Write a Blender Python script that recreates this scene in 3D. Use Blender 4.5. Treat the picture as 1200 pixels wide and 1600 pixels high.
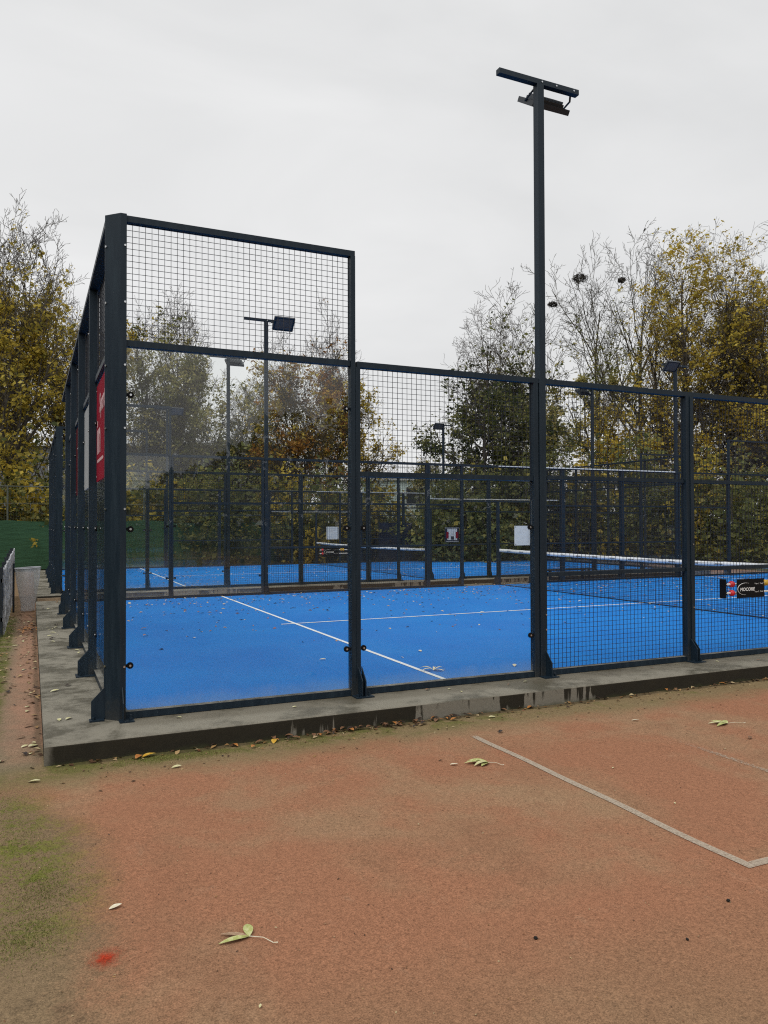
import bpy, math, random
import numpy as np
from mathutils import Vector, Matrix

for o in list(bpy.data.objects):
    bpy.data.objects.remove(o)
SC = bpy.context.scene
COL = SC.collection
rad = math.radians

# ------------------------------------------------------------------ camera
cam_d = bpy.data.cameras.new('camera')
cam = bpy.data.objects.new('camera', cam_d)
COL.objects.link(cam)
CP = Vector((-0.6763, -6.4268, 1.5352))
yaw, pitch, roll = 0.429471, 0.0156493, -0.0029691
FPX = 1203.36
fw = Vector((math.sin(yaw) * math.cos(pitch), math.cos(yaw) * math.cos(pitch), math.sin(pitch)))
r0 = Vector((math.cos(yaw), -math.sin(yaw), 0))
u0 = r0.cross(fw)
rt = math.cos(roll) * r0 + math.sin(roll) * u0
up = -math.sin(roll) * r0 + math.cos(roll) * u0
M = Matrix.Identity(4)
for i in range(3):
    M[i][0], M[i][1], M[i][2], M[i][3] = rt[i], up[i], -fw[i], CP[i]
cam.matrix_world = M
cam_d.sensor_fit = 'VERTICAL'
cam_d.sensor_height = 36
cam_d.lens = FPX / 1600 * 36
cam_d.clip_start = 0.05
cam_d.clip_end = 3000
SC.camera = cam

# ------------------------------------------------------------------ world, sun, exposure
SUN_EL, SUN_AZ = rad(58), rad(235)
W = bpy.data.worlds.new('World')
SC.world = W
W.use_nodes = True
wt = W.node_tree
wt.nodes.clear()
wo = wt.nodes.new('ShaderNodeOutputWorld')
bg = wt.nodes.new('ShaderNodeBackground')
sky = wt.nodes.new('ShaderNodeTexSky')
sky.sky_type = 'NISHITA'
sky.sun_disc = False
sky.sun_elevation = SUN_EL
sky.sun_rotation = SUN_AZ
sky.air_density = 1.0
sky.dust_density = 2.0
hs = wt.nodes.new('ShaderNodeHueSaturation')
hs.inputs['Saturation'].default_value = 0.25
wt.links.new(sky.outputs[0], hs.inputs['Color'])
tc = wt.nodes.new('ShaderNodeTexCoord')
mp = wt.nodes.new('ShaderNodeMapping')
mp.inputs['Scale'].default_value = (1.0, 1.0, 2.6)
wt.links.new(tc.outputs['Generated'], mp.inputs['Vector'])
nz = wt.nodes.new('ShaderNodeTexNoise')
nz.inputs['Scale'].default_value = 2.3
nz.inputs['Detail'].default_value = 5
nz.inputs['Roughness'].default_value = 0.5
nz.inputs['Distortion'].default_value = 0.6
wt.links.new(mp.outputs[0], nz.inputs['Vector'])
cr = wt.nodes.new('ShaderNodeValToRGB')
cr.color_ramp.elements[0].position = 0.32
cr.color_ramp.elements[0].color = (6.55, 6.6, 6.63, 1)
cr.color_ramp.elements[1].position = 0.66
cr.color_ramp.elements[1].color = (7.55, 7.57, 7.58, 1)
wt.links.new(nz.outputs['Fac'], cr.inputs[0])
mx = wt.nodes.new('ShaderNodeMix')
mx.data_type = 'RGBA'
mx.inputs[0].default_value = 0.93
wt.links.new(hs.outputs[0], mx.inputs[6])
wt.links.new(cr.outputs[0], mx.inputs[7])
wt.links.new(mx.outputs[2], bg.inputs['Color'])
bg.inputs['Strength'].default_value = 0.1
wt.links.new(bg.outputs[0], wo.inputs[0])

sun_d = bpy.data.lights.new('sun', 'SUN')
sun_d.energy = 1.5
sun_d.angle = rad(50)
sun_d.color = (1, 0.985, 0.96)
sun = bpy.data.objects.new('sun', sun_d)
COL.objects.link(sun)
sdir = Vector((math.sin(SUN_AZ) * math.cos(SUN_EL), math.cos(SUN_AZ) * math.cos(SUN_EL), math.sin(SUN_EL)))
sun.rotation_euler = sdir.to_track_quat('Z', 'Y').to_euler()
sun.location = (0, -3, 20)

SC.view_settings.view_transform = 'Standard'
SC.view_settings.look = 'None'
SC.view_settings.exposure = 0.22
SC.view_settings.gamma = 1
SC.view_settings.use_curve_mapping = False
SC.render.engine = 'CYCLES'
SC.cycles.max_bounces = 10
SC.cycles.use_denoising = False
SC.cycles.filter_width = 1.15
SC.cycles.transparent_max_bounces = 40


# ------------------------------------------------------------------ node helper
class E:
    """a socket (or number) in a node tree with arithmetic"""
    def __init__(s, t, v): s.t, s.v = t, v
    def _m(s, op, *a):
        n = s.t.nodes.new('ShaderNodeMath'); n.operation = op
        for i, x in enumerate((s,) + a):
            x = x.v if isinstance(x, E) else x
            if isinstance(x, (int, float)): n.inputs[i].default_value = x
            else: s.t.links.new(x, n.inputs[i])
        return E(s.t, n.outputs[0])
    def __add__(s, o): return s._m('ADD', o)
    __radd__ = __add__
    def __sub__(s, o): return s._m('SUBTRACT', o)
    def __rsub__(s, o): return E(s.t, float(o))._m('SUBTRACT', s)
    def __mul__(s, o): return s._m('MULTIPLY', o)
    __rmul__ = __mul__
    def abs(s): return s._m('ABSOLUTE')
    def max(s, o): return s._m('MAXIMUM', o)
    def min(s, o): return s._m('MINIMUM', o)
    def pow(s, o): return s._m('POWER', o)
    def step(s, a, b):
        n = s.t.nodes.new('ShaderNodeMapRange'); n.interpolation_type = 'SMOOTHSTEP'
        s.t.links.new(s.v, n.inputs[0])
        if a < b: lo, hi, x, y = a, b, 0, 1
        else: lo, hi, x, y = b, a, 1, 0
        n.inputs[1].default_value, n.inputs[2].default_value, n.inputs[3].default_value, n.inputs[4].default_value = lo, hi, x, y
        return E(s.t, n.outputs[0])


class Mat:
    def __init__(s, name):
        s.m = bpy.data.materials.new(name); s.m.use_nodes = True
        s.t = s.m.node_tree
        s.b = s.t.nodes['Principled BSDF']; s.out = s.t.nodes['Material Output']
        s.co = None
    def coord(s, kind='Object'):
        return s.t.nodes.new('ShaderNodeTexCoord').outputs[kind]
    def xyz(s):
        n = s.t.nodes.new('ShaderNodeSeparateXYZ'); s.t.links.new(s.coord(), n.inputs[0])
        return [E(s.t, o) for o in n.outputs]
    def noise(s, scale, detail=2, rough=0.5, sc=(1, 1, 1), dist=0.0, loc=(0, 0, 0)):
        m = s.t.nodes.new('ShaderNodeMapping'); m.inputs['Scale'].default_value = sc; m.inputs['Location'].default_value = loc
        s.t.links.new(s.coord(), m.inputs['Vector'])
        n = s.t.nodes.new('ShaderNodeTexNoise'); n.inputs['Scale'].default_value = scale
        n.inputs['Detail'].default_value = detail; n.inputs['Roughness'].default_value = rough; n.inputs['Distortion'].default_value = dist
        s.t.links.new(m.outputs[0], n.inputs['Vector'])
        return E(s.t, n.outputs['Fac'])
    def mix(s, f, a, b):
        n = s.t.nodes.new('ShaderNodeMix'); n.data_type = 'RGBA'
        for i, x in ((0, f), (6, a), (7, b)):
            x = x.v if isinstance(x, E) else x
            if isinstance(x, (int, float)): n.inputs[i].default_value = x
            elif isinstance(x, tuple): n.inputs[i].default_value = x + (1,)
            else: s.t.links.new(x, n.inputs[i])
        return E(s.t, n.outputs[2])
    def scale(s, col, f):
        n = s.t.nodes.new('ShaderNodeVectorMath'); n.operation = 'SCALE'
        s.t.links.new(col.v, n.inputs[0]); s.t.links.new(f.v, n.inputs['Scale'])
        return E(s.t, n.outputs[0])
    def set(s, inp, v):
        v = v.v if isinstance(v, E) else v
        if isinstance(v, (int, float)): s.b.inputs[inp].default_value = v
        elif isinstance(v, tuple): s.b.inputs[inp].default_value = v + (1,)
        else: s.t.links.new(v, s.b.inputs[inp])
        return s
    def bump(s, h, strength=0.5, dist=0.01):
        n = s.t.nodes.new('ShaderNodeBump'); n.inputs['Strength'].default_value = strength; n.inputs['Distance'].default_value = dist
        s.t.links.new(h.v, n.inputs['Height']); s.t.links.new(n.outputs[0], s.b.inputs['Normal'])
    def ramp(s, f, stops):
        n = s.t.nodes.new('ShaderNodeValToRGB'); e = n.color_ramp.elements
        while len(e) < len(stops): e.new(0.5)
        for k, (p, c) in enumerate(stops):
            e[k].position = p; e[k].color = tuple(c) + (1,)
        s.t.links.new(f.v, n.inputs[0])
        return E(s.t, n.outputs[0])


def simple(name, col, rough=0.6, spec=0.5, metal=0.0, var=0.15, vs=8.0):
    m = Mat(name)
    n = m.noise(vs, 4, 0.6)
    m.set('Base Color', m.mix(n.step(0.3, 0.7), tuple(c * (1 - var) for c in col), tuple(c * (1 + var) for c in col)))
    m.set('Roughness', n * 0.2 + (rough - 0.1))
    m.set('Specular IOR Level', spec); m.set('Metallic', metal)
    return m.m


MT = {}
MT['steel'] = simple('steel_paint', (0.0125, 0.0185, 0.026), 0.46, 0.5, 0, 0.12, 5)
MT['black'] = simple('black_plastic', (0.006, 0.006, 0.007), 0.7, 0.15)
MT['bolt'] = simple('galvanised_bolt', (0.62, 0.63, 0.64), 0.3, 0.5, 1.0)
MT['wire'] = simple('wire_coating', (0.010, 0.013, 0.022), 0.5)
MT['net'] = simple('net_cord', (0.006, 0.007, 0.010), 0.7)
MT['white'] = simple('white_vinyl', (0.72, 0.73, 0.72), 0.5, 0.4, 0, 0.06)
MT['ink'] = simple('dark_ink', (0.03, 0.035, 0.05), 0.6)
MT['red_vinyl'] = simple('red_vinyl', (0.26, 0.009, 0.026), 0.85, 0.06, 0, 0.08)
MT['dark_red_vinyl'] = simple('dark_red_vinyl', (0.07, 0.006, 0.012), 0.85, 0.06, 0, 0.08)
MT['grey_vinyl'] = simple('grey_vinyl', (0.36, 0.37, 0.39), 0.85, 0.06, 0, 0.06)
MT['pink_print'] = simple('pale_print', (0.62, 0.40, 0.42), 0.85, 0.06, 0, 0.06)
MT['red_bead'] = simple('red_bead', (0.55, 0.02, 0.03), 0.35)
MT['yellow_bead'] = simple('yellow_bead', (0.62, 0.38, 0.03), 0.35)
MT['navy'] = simple('navy_sheet', (0.018, 0.026, 0.055), 0.7, 0.3, 0, 0.2, 2)
MT['wood'] = simple('weathered_board', (0.33, 0.335, 0.35), 0.85, 0.2, 0, 0.5, 14)
MT['pale_wood'] = simple('pale_board', (0.30, 0.23, 0.15), 0.8, 0.3, 0, 0.2, 9)
MT['grey_pole'] = simple('grey_green_pole', (0.085, 0.095, 0.075), 0.6)
MT['clad'] = simple('grey_cladding', (0.13, 0.135, 0.14), 0.7, 0.3, 0, 0.1, 0.6)
MT['teal'] = simple('pale_teal_cladding', (0.50, 0.60, 0.58), 0.6, 0.3, 0, 0.06, 0.4)
MT['window'] = simple('dark_window', (0.02, 0.025, 0.03), 0.1, 0.6)
MT['roof'] = simple('roof_sheet', (0.42, 0.43, 0.43), 0.6)
MT['clod'] = simple('dark_clod', (0.012, 0.010, 0.008), 0.9)
MT['nest'] = simple('nest_twigs', (0.020, 0.015, 0.011), 0.9)
MT['court_line'] = simple('court_line_white', (0.74, 0.77, 0.80), 0.8, 0.2, 0, 0.07, 20)

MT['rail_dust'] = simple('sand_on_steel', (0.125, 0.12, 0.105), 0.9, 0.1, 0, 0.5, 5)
# steel with streaks of water and dust
m = Mat('post_paint')
n = m.noise(3.0, 5, 0.65, (6, 6, 0.6)); d = m.noise(60, 2)
m.set('Base Color', m.mix(n.step(0.42, 0.75), (0.0070, 0.0165, 0.0275), (0.015, 0.028, 0.041)))
m.set('Roughness', n * 0.3 + d * 0.1 + 0.32); m.set('Specular IOR Level', 0.30)
MT['post'] = m.m
m = Mat('post_paint_splashed')
x, y, z = m.xyz()
n = m.noise(3.0, 5, 0.65, (6, 6, 0.6)); d = m.noise(60, 2); k = m.noise(30, 4, 0.7)
col = m.mix(n.step(0.42, 0.75), (0.0070, 0.0165, 0.0275), (0.015, 0.028, 0.041))
col = m.mix((z + k * 0.35).step(0.42, 0.12) * 0.5, col, (0.060, 0.056, 0.045))
col = m.mix(k.step(0.66, 0.72) * 0.25, col, (0.08, 0.085, 0.085))
m.set('Base Color', col)
m.set('Roughness', n * 0.3 + d * 0.1 + 0.32); m.set('Specular IOR Level', 0.30)
MT['post_low'] = m.m

# glass : clear pane, faint dust, reflection from the angle of view
m = Mat('toughened_glass')
t = m.t; t.nodes.remove(m.b)
tr = t.nodes.new('ShaderNodeBsdfTransparent'); tr.inputs[0].default_value = (0.975, 0.985, 0.978, 1)
gl = t.nodes.new('ShaderNodeBsdfGlossy'); gl.inputs['Roughness'].default_value = 0.0
lw = t.nodes.new('ShaderNodeLayerWeight'); lw.inputs['Blend'].default_value = 0.5
fr = E(t, lw.outputs['Facing']).pow(5.0) * 0.9 + 0.033
ms = t.nodes.new('ShaderNodeMixShader'); t.links.new(fr.v, ms.inputs[0]); t.links.new(tr.outputs[0], ms.inputs[1]); t.links.new(gl.outputs[0], ms.inputs[2])
df = t.nodes.new('ShaderNodeBsdfDiffuse'); df.inputs[0].default_value = (0.55, 0.55, 0.52, 1)
x, y, z = m.xyz()
dn = m.noise(2.2, 5, 0.6); dn2 = m.noise(9, 4, 0.7, (1, 1, 0.35))
dust = dn.step(0.42, 0.75) * 0.010 + (z + dn2 * 0.14).step(0.20, 0.06) * 0.10 + 0.002
m2 = t.nodes.new('ShaderNodeMixShader'); t.links.new(dust.v, m2.inputs[0]); t.links.new(ms.outputs[0], m2.inputs[1]); t.links.new(df.outputs[0], m2.inputs[2])
t.links.new(m2.outputs[0], m.out.inputs[0])
MT['glass'] = m.m

# blue turf
m = Mat('blue_turf')
a = m.noise(0.7, 5, 0.6); b = m.noise(260, 2, 0.6); c = m.noise(14, 4, 0.7); e = m.noise(5.0, 3, 0.6, (1, 0.12, 1))
col = m.mix(a.step(0.3, 0.72), (0.003, 0.158, 0.53), (0.006, 0.188, 0.57))
col = m.mix(c.step(0.55, 0.85) * 0.22, col, (0.055, 0.19, 0.50))
col = m.mix(e.step(0.5, 0.8) * 0.15, col, (0.006, 0.10, 0.42))
col = m.scale(col, b * 0.5 + 0.75)
m.set('Base Color', col); m.set('Roughness', 0.85); m.set('Specular IOR Level', 0.2); m.bump(b, 0.4, 0.004)
MT['turf'] = m.m

# concrete plinth : damp top, dark wet faces with pale dry patches where drips run
m = Mat('wet_concrete')
x, y, z = m.xyz()
geo = t = m.t.nodes.new('ShaderNodeNewGeometry'); sn = m.t.nodes.new('ShaderNodeSeparateXYZ'); m.t.links.new(geo.outputs['Normal'], sn.inputs[0])
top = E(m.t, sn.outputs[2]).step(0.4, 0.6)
a = m.noise(1.3, 6, 0.65); b = m.noise(90, 3, 0.6); c = m.noise(6, 5, 0.65); s1 = m.noise(5.5, 3, 0.55, (1, 1, 0.06)); s2 = m.noise(19, 3, 0.6, (1, 1, 0.10), 0, (3, 1, 0)); s3 = m.noise(0.75, 2, 0.5, (1, 1, 0.0), 0, (0.4, 0, 0))
damp = (a * 0.7 + c * 0.3).step(0.42, 0.56)
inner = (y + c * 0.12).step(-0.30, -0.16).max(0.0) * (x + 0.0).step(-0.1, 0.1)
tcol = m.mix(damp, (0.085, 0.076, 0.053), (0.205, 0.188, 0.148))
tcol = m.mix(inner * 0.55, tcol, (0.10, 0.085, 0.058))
tcol = m.mix(c.step(0.62, 0.75) * 0.6, tcol, (0.075, 0.072, 0.045))
edge = z.step(-0.016, -0.004)
xw = x + (c - 0.5) * 0.25
win = lambda a0, b0, k: xw.step(a0 - 0.3, a0 + 0.15) * xw.step(b0 + 0.3, b0 - 0.15) * k
zone = win(2.35, 3.15, 1.0).max(win(3.40, 4.15, 0.9)).max(win(1.0, 2.0, 0.34)).max(win(6.70, 7.0, 0.8)).max(win(8.5, 9.6, 0.8)).max(win(12, 14, 0.7))
dlen = s1.step(0.30, 0.70) * 0.5 + s2.step(0.3, 0.7) * 0.6
dry = (zone * 0.165 - dlen * 0.15 - 0.018 + (z * -1.0) * 0.28 - 0.02).step(0.0, 0.028)
dry = dry.max((x * 1.0 + c * 0.10).step(-0.47, -0.53) * (y).step(-0.45, -0.55) * 0.8)
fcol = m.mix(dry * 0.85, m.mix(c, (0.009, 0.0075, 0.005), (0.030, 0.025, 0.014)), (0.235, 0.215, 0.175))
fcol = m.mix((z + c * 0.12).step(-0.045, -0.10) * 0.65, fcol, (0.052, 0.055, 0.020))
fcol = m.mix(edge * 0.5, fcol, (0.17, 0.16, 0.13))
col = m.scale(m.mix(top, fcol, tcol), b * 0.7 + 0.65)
m.set('Base Color', col)
m.set('Roughness', m.mix(top, 0.75 - (1.0 - dry) * 0.05, damp * 0.35 + 0.42 + b * 0.1))
m.set('Specular IOR Level', 0.35)
m.bump(b * 0.4 + c, 0.35, 0.006)
MT['concrete'] = m.m

# clay coloured sand-filled carpet with moss
m = Mat('clay_carpet')
x, y, z = m.xyz()
big = m.noise(0.55, 4, 0.6, (1, 1, 1), 0.5, (2.3, 5.1, 0)); mid = m.noise(2.4, 5, 0.65); fine = m.noise(150, 3, 0.75); fine2 = m.noise(48, 4, 0.75, (1, 1, 1)); streak = m.noise(1.5, 4, 0.6, (1.0, 0.35, 1), 0, (7, 2, 0)); mos = m.noise(3.2, 6, 0.7, (1, 1, 1), 0.3, (1, 3, 0)); mos2 = m.noise(28, 3, 0.7)
red, tan, brn = (0.292, 0.136, 0.076), (0.285, 0.182, 0.105), (0.232, 0.105, 0.058)
col = m.mix((big * 0.5 + mid * 0.25 + streak * 0.25).step(0.455, 0.61) * 0.9, red, tan)
col = m.mix((streak * 0.6 + mid * 0.4).step(0.52, 0.66) * 0.6, col, brn)
scuff = m.noise(7.5, 5, 0.7, (1, 0.6, 1), 0.4, (4, 9, 0))
col = m.mix(scuff.step(0.56, 0.74) * 0.30, col, (0.170, 0.085, 0.048))
col = m.mix(scuff.step(0.42, 0.28) * 0.28, col, (0.36, 0.22, 0.14))
# the worn near edge goes tan
neary = (y + mid * 0.8 + x * 0.18).step(-2.9, -4.1)
col = m.mix(neary * 0.78, col, (0.215, 0.135, 0.076))
wob = (mid - 0.5) * 0.9 + (mos - 0.5) * 0.5 + (fine2 - 0.5) * 0.55
# strip along the concrete
strip = (y + wob * 0.45).step(-1.25, -0.82) * (y).step(0.2, -0.3)
col = m.mix(strip * 0.85, col, m.mix(mid, (0.150, 0.118, 0.058), (0.215, 0.165, 0.085)))
smoss = (y + wob * 0.3).step(-0.98, -0.68) * (y).step(0.2, -0.3) * (mos + (x * -0.03)).step(0.38, 0.56)
col = m.mix(smoss * 0.75, col, m.mix(mos2, (0.050, 0.062, 0.012), (0.130, 0.140, 0.030)))
# left margin
lx = x + (y + 1.2).step(-1.2, 1.4) * 0.55 + wob * 0.55
left = lx.step(-0.18, -0.62) * y.step(-0.75, -1.25)
col = m.mix(left * 0.9, col, m.mix(mid, (0.120, 0.092, 0.050), (0.240, 0.170, 0.098)))
lm = left * (mos * 0.7 + mid * 0.2 + (fine2 - 0.5) * 0.45 + mos2 * 0.12).step(0.47, 0.60) * y.step(-3.25, -2.7).max(0.0)
col = m.mix(lm * 0.85, col, m.mix(mos2, (0.050, 0.062, 0.010), (0.175, 0.195, 0.026)))
col = m.mix(left * mid.step(0.62, 0.75) * 0.7, col, (0.055, 0.040, 0.025))
# footpath beside the concrete
path = x.step(-0.55, -0.62) * y.step(-0.9, -0.4)
col = m.mix(path * 0.8, col, m.mix((x + wob * 0.15).step(-0.92, -0.75) * (big * 0.5 + mid * 0.5).step(0.3, 0.6), (0.200, 0.155, 0.105), (0.320, 0.185, 0.125)))
pm = (x + wob * 0.22).step(-0.86, -0.97) * y.step(-0.9, 0.6)
col = m.mix(pm * (mos).step(0.36, 0.55) * 0.9, col, m.mix(mos2, (0.045, 0.055, 0.012), (0.140, 0.150, 0.030)))
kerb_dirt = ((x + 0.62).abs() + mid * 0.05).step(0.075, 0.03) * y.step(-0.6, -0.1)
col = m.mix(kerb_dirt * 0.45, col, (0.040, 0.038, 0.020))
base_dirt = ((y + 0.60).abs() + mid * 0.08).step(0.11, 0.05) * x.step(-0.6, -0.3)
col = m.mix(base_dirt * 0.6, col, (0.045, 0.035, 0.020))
# behind the cage
back = y.step(9.5, 10.5)
col = m.mix(back * 0.7, col, m.mix(mid, (0.15, 0.085, 0.05), (0.24, 0.145, 0.09)))
col = m.scale(col, (fine - 0.5) * 2.3 + (fine2 - 0.5) * 1.2 + 1.0)
spk = m.noise(420, 1, 0.5)
col = m.mix(spk.step(0.70, 0.78) * 0.5, col, (0.45, 0.36, 0.26))
m.set('Base Color', col); m.set('Roughness', 0.95); m.set('Specular IOR Level', 0.12)
m.bump(fine * 0.7 + fine2 * 0.7 + mid * 1.2, 0.55, 0.008)
MT['clay'] = m.m

# worn clay court line
m = Mat('worn_line')
x, y, z = m.xyz()
f = m.noise(70, 4, 0.75); g = m.noise(190, 2, 0.6); h = m.noise(3, 3)
m.set('Base Color', m.scale(m.mix(f, (0.34, 0.27, 0.20), (0.46, 0.39, 0.31)), g * 0.6 + 0.7)); m.set('Roughness', 0.95); m.set('Specular IOR Level', 0.1)
fade = y.step(-0.98, -1.35) * x.step(3.3, 3.0) + y.step(-1.2, -2.3) * x.step(3.0, 3.3) * 0.50
m.set('Alpha', (f * 0.8 + g * 0.35 + h * 0.2 + fade * 0.9).step(1.06, 1.30) * (f.step(0.25, 0.6) * 0.5 + 0.45))
MT['worn_line'] = m.m

m = Mat('red_spray')
x, y, z = m.xyz()
f = m.noise(26, 4, 0.7); g = m.noise(190, 2, 0.6)
r = (x * x + y * y * 0.8).pow(0.5)
m.set('Base Color', m.mix(g, (0.40, 0.035, 0.016), (0.50, 0.060, 0.022))); m.set('Roughness', 0.9); m.set('Specular IOR Level', 0.1)
m.set('Alpha', ((r + (f - 0.5) * 0.10 + (g - 0.5) * 0.08).step(0.042, 0.014) * 0.85 + (r + (f - 0.5) * 0.12).step(0.09, 0.02) * 0.24) * (g.step(0.42, 0.60) * 0.85 + 0.15))
MT['spray'] = m.m

m = Mat('meadow')
a = m.noise(0.6, 5, 0.7); b = m.noise(40, 3, 0.7)
m.set('Base Color', m.scale(m.mix(a.step(0.4, 0.6), (0.050, 0.058, 0.018), (0.095, 0.070, 0.030)), b + 0.5)); m.set('Roughness', 1.0); m.set('Specular IOR Level', 0.1)
MT['terrain'] = m.m

m = Mat('windscreen_fabric')
a = m.noise(1.6, 4, 0.6); b = m.noise(160, 1); w = m.noise(2.2, 3, 0.6, (0.5, 0.5, 3))
m.set('Base Color', m.scale(m.mix(a * 0.5 + w * 0.5, (0.018, 0.060, 0.026), (0.034, 0.100, 0.046)), b * 0.5 + 0.75)); m.set('Roughness', 0.9); m.bump(w, 0.6, 0.05)
MT['screen'] = m.m

m = Mat('clear_bag')
t = m.t
m.set('Base Color', (0.44, 0.46, 0.47)); m.set('Roughness', 0.35)
f = m.noise(10, 3, 0.6, (1, 1, 0.15)); m.set('Alpha', f * 0.55 + 0.22); m.bump(f, 0.8, 0.03)
MT['bag'] = m.m


def leaf_mat(name, stops, stops2, patch=0.5, trans=0.5):
    m = Mat(name); t = m.t
    g = t.nodes.new('ShaderNodeNewGeometry')
    rnd = E(t, g.outputs['Random Per Island'])
    n = m.noise(patch, 3, 0.6)
    a = m.ramp(rnd, stops); b = m.ramp(rnd, stops2)
    col = m.mix((n + (rnd - 0.5) * 0.12).step(0.44, 0.58), a, b)
    m.set('Base Color', col); m.set('Roughness', 0.6); m.set('Specular IOR Level', 0.25)
    tl = t.nodes.new('ShaderNodeBsdfTranslucent'); t.links.new(col.v, tl.inputs[0])
    mxs = t.nodes.new('ShaderNodeMixShader'); mxs.inputs[0].default_value = trans
    t.links.new(m.b.outputs[0], mxs.inputs[1]); t.links.new(tl.outputs[0], mxs.inputs[2]); t.links.new(mxs.outputs[0], m.out.inputs[0])
    return m.m


OLIVE = [(0.0, (0.216, 0.198, 0.040)), (0.4, (0.362, 0.289, 0.052)), (0.75, (0.538, 0.403, 0.060)), (1.0, (0.680, 0.564, 0.134))]
YELLOW = [(0.0, (0.330, 0.255, 0.036)), (0.5, (0.538, 0.392, 0.050)), (1.0, (0.700, 0.538, 0.101))]
GREENY = [(0.0, (0.075, 0.098, 0.027)), (0.5, (0.157, 0.168, 0.045)), (1.0, (0.302, 0.280, 0.101))]
PALE = [(0.0, (0.270, 0.270, 0.100)), (0.5, (0.444, 0.403, 0.148)), (1.0, (0.680, 0.564, 0.215))]
DARK = [(0.0, (0.020, 0.030, 0.011)), (0.5, (0.055, 0.070, 0.022)), (1.0, (0.13, 0.14, 0.05))]
ORANGE = [(0.0, (0.225, 0.108, 0.036)), (0.5, (0.381, 0.174, 0.038)), (1.0, (0.538, 0.291, 0.067))]
RUST = [(0.0, (0.195, 0.068, 0.036)), (0.5, (0.325, 0.112, 0.043)), (1.0, (0.470, 0.202, 0.067))]
GOLD = [(0.0, (0.432, 0.306, 0.047)), (0.5, (0.605, 0.424, 0.060)), (1.0, (0.680, 0.618, 0.134))]
HEDGE = [(0.0, (0.100, 0.120, 0.046)), (0.6, (0.205, 0.220, 0.080)), (0.88, (0.28, 0.26, 0.08)), (1.0, (0.60, 0.46, 0.09))]
LM = dict(
    olive=leaf_mat('olive_leaves', OLIVE, YELLOW, 0.35), pale=leaf_mat('pale_leaves', PALE, GREENY, 0.4),
    orange=leaf_mat('orange_leaves', ORANGE, OLIVE, 0.45), rust=leaf_mat('rust_leaves', RUST, ORANGE, 0.4), dark=leaf_mat('dark_leaves', DARK, GREENY, 0.5),
    greeny=leaf_mat('green_leaves', GREENY, PALE, 0.4), gold=leaf_mat('gold_leaves', GOLD, OLIVE, 0.4), hedge=leaf_mat('hedge_leaves', HEDGE, GREENY, 0.6),
    hedgey=leaf_mat('yellow_hedge_leaves', GREENY, YELLOW, 0.8))
m = Mat('bark'); f = m.noise(6, 5, 0.7, (1, 1, 0.2))
m.set('Base Color', m.mix(f, (0.050, 0.042, 0.032), (0.125, 0.108, 0.088))); m.set('Roughness', 0.9); m.set('Specular IOR Level', 0.15)
MT['bark'] = m.m
m = Mat('grey_bark'); f = m.noise(6, 5, 0.7, (1, 1, 0.2))
m.set('Base Color', m.mix(f, (0.038, 0.034, 0.025), (0.110, 0.098, 0.070))); m.set('Roughness', 0.9); m.set('Specular IOR Level', 0.15)
MT['grey_bark'] = m.m


def litter_mat(name, stops):
    m = Mat(name); g = m.t.nodes.new('ShaderNodeNewGeometry')
    m.set('Base Color', m.ramp(E(m.t, g.outputs['Random Per Island']), stops)); m.set('Roughness', 0.6); m.set('Specular IOR Level', 0.3)
    return m.m


MT['litter'] = litter_mat('litter_leaves', [(0, (0.02, 0.012, 0.008)), (0.35, (0.09, 0.045, 0.02)), (0.6, (0.30, 0.17, 0.06)), (0.8, (0.45, 0.36, 0.20)), (1, (0.16, 0.05, 0.02))])
MT['turf_litter'] = litter_mat('turf_litter_leaves', [(0, (0.05, 0.022, 0.015)), (0.3, (0.24, 0.11, 0.05)), (0.55, (0.48, 0.34, 0.19)), (0.8, (0.66, 0.60, 0.46)), (1, (0.30, 0.10, 0.05))])
MT['moss'] = litter_mat('moss_blades', [(0, (0.065, 0.080, 0.014)), (0.5, (0.130, 0.155, 0.022)), (1, (0.24, 0.25, 0.06))])


def leafone(name, c, c2):
    m = Mat(name); f = m.noise(60, 3, 0.6)
    m.set('Base Color', m.mix(f.step(0.4, 0.65), c, c2)); m.set('Roughness', 0.5); m.set('Specular IOR Level', 0.35)
    return m.m


MT['leaf_pale'] = leafone('pale_leaf', (0.50, 0.46, 0.22), (0.60, 0.57, 0.36))
MT['leaf_white'] = leafone('whitish_leaf', (0.62, 0.55, 0.38), (0.70, 0.66, 0.52))
MT['leaf_green'] = leafone('yellow_green_leaf', (0.36, 0.38, 0.12), (0.50, 0.50, 0.24))
MT['leaf_brown'] = leafone('brown_leaf', (0.15, 0.075, 0.04), (0.25, 0.135, 0.07))
MT['leaf_tan'] = leafone('tan_brown_leaf', (0.27, 0.17, 0.10), (0.40, 0.27, 0.17))
MT['leaf_dark'] = leafone('dark_leaf', (0.020, 0.012, 0.009), (0.045, 0.026, 0.016))
MT['leaf_yellow'] = leafone('yellow_leaf', (0.55, 0.30, 0.03), (0.62, 0.42, 0.08))
MT['leaf_orange'] = leafone('orange_leaf', (0.36, 0.13, 0.03), (0.46, 0.22, 0.06))


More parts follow.
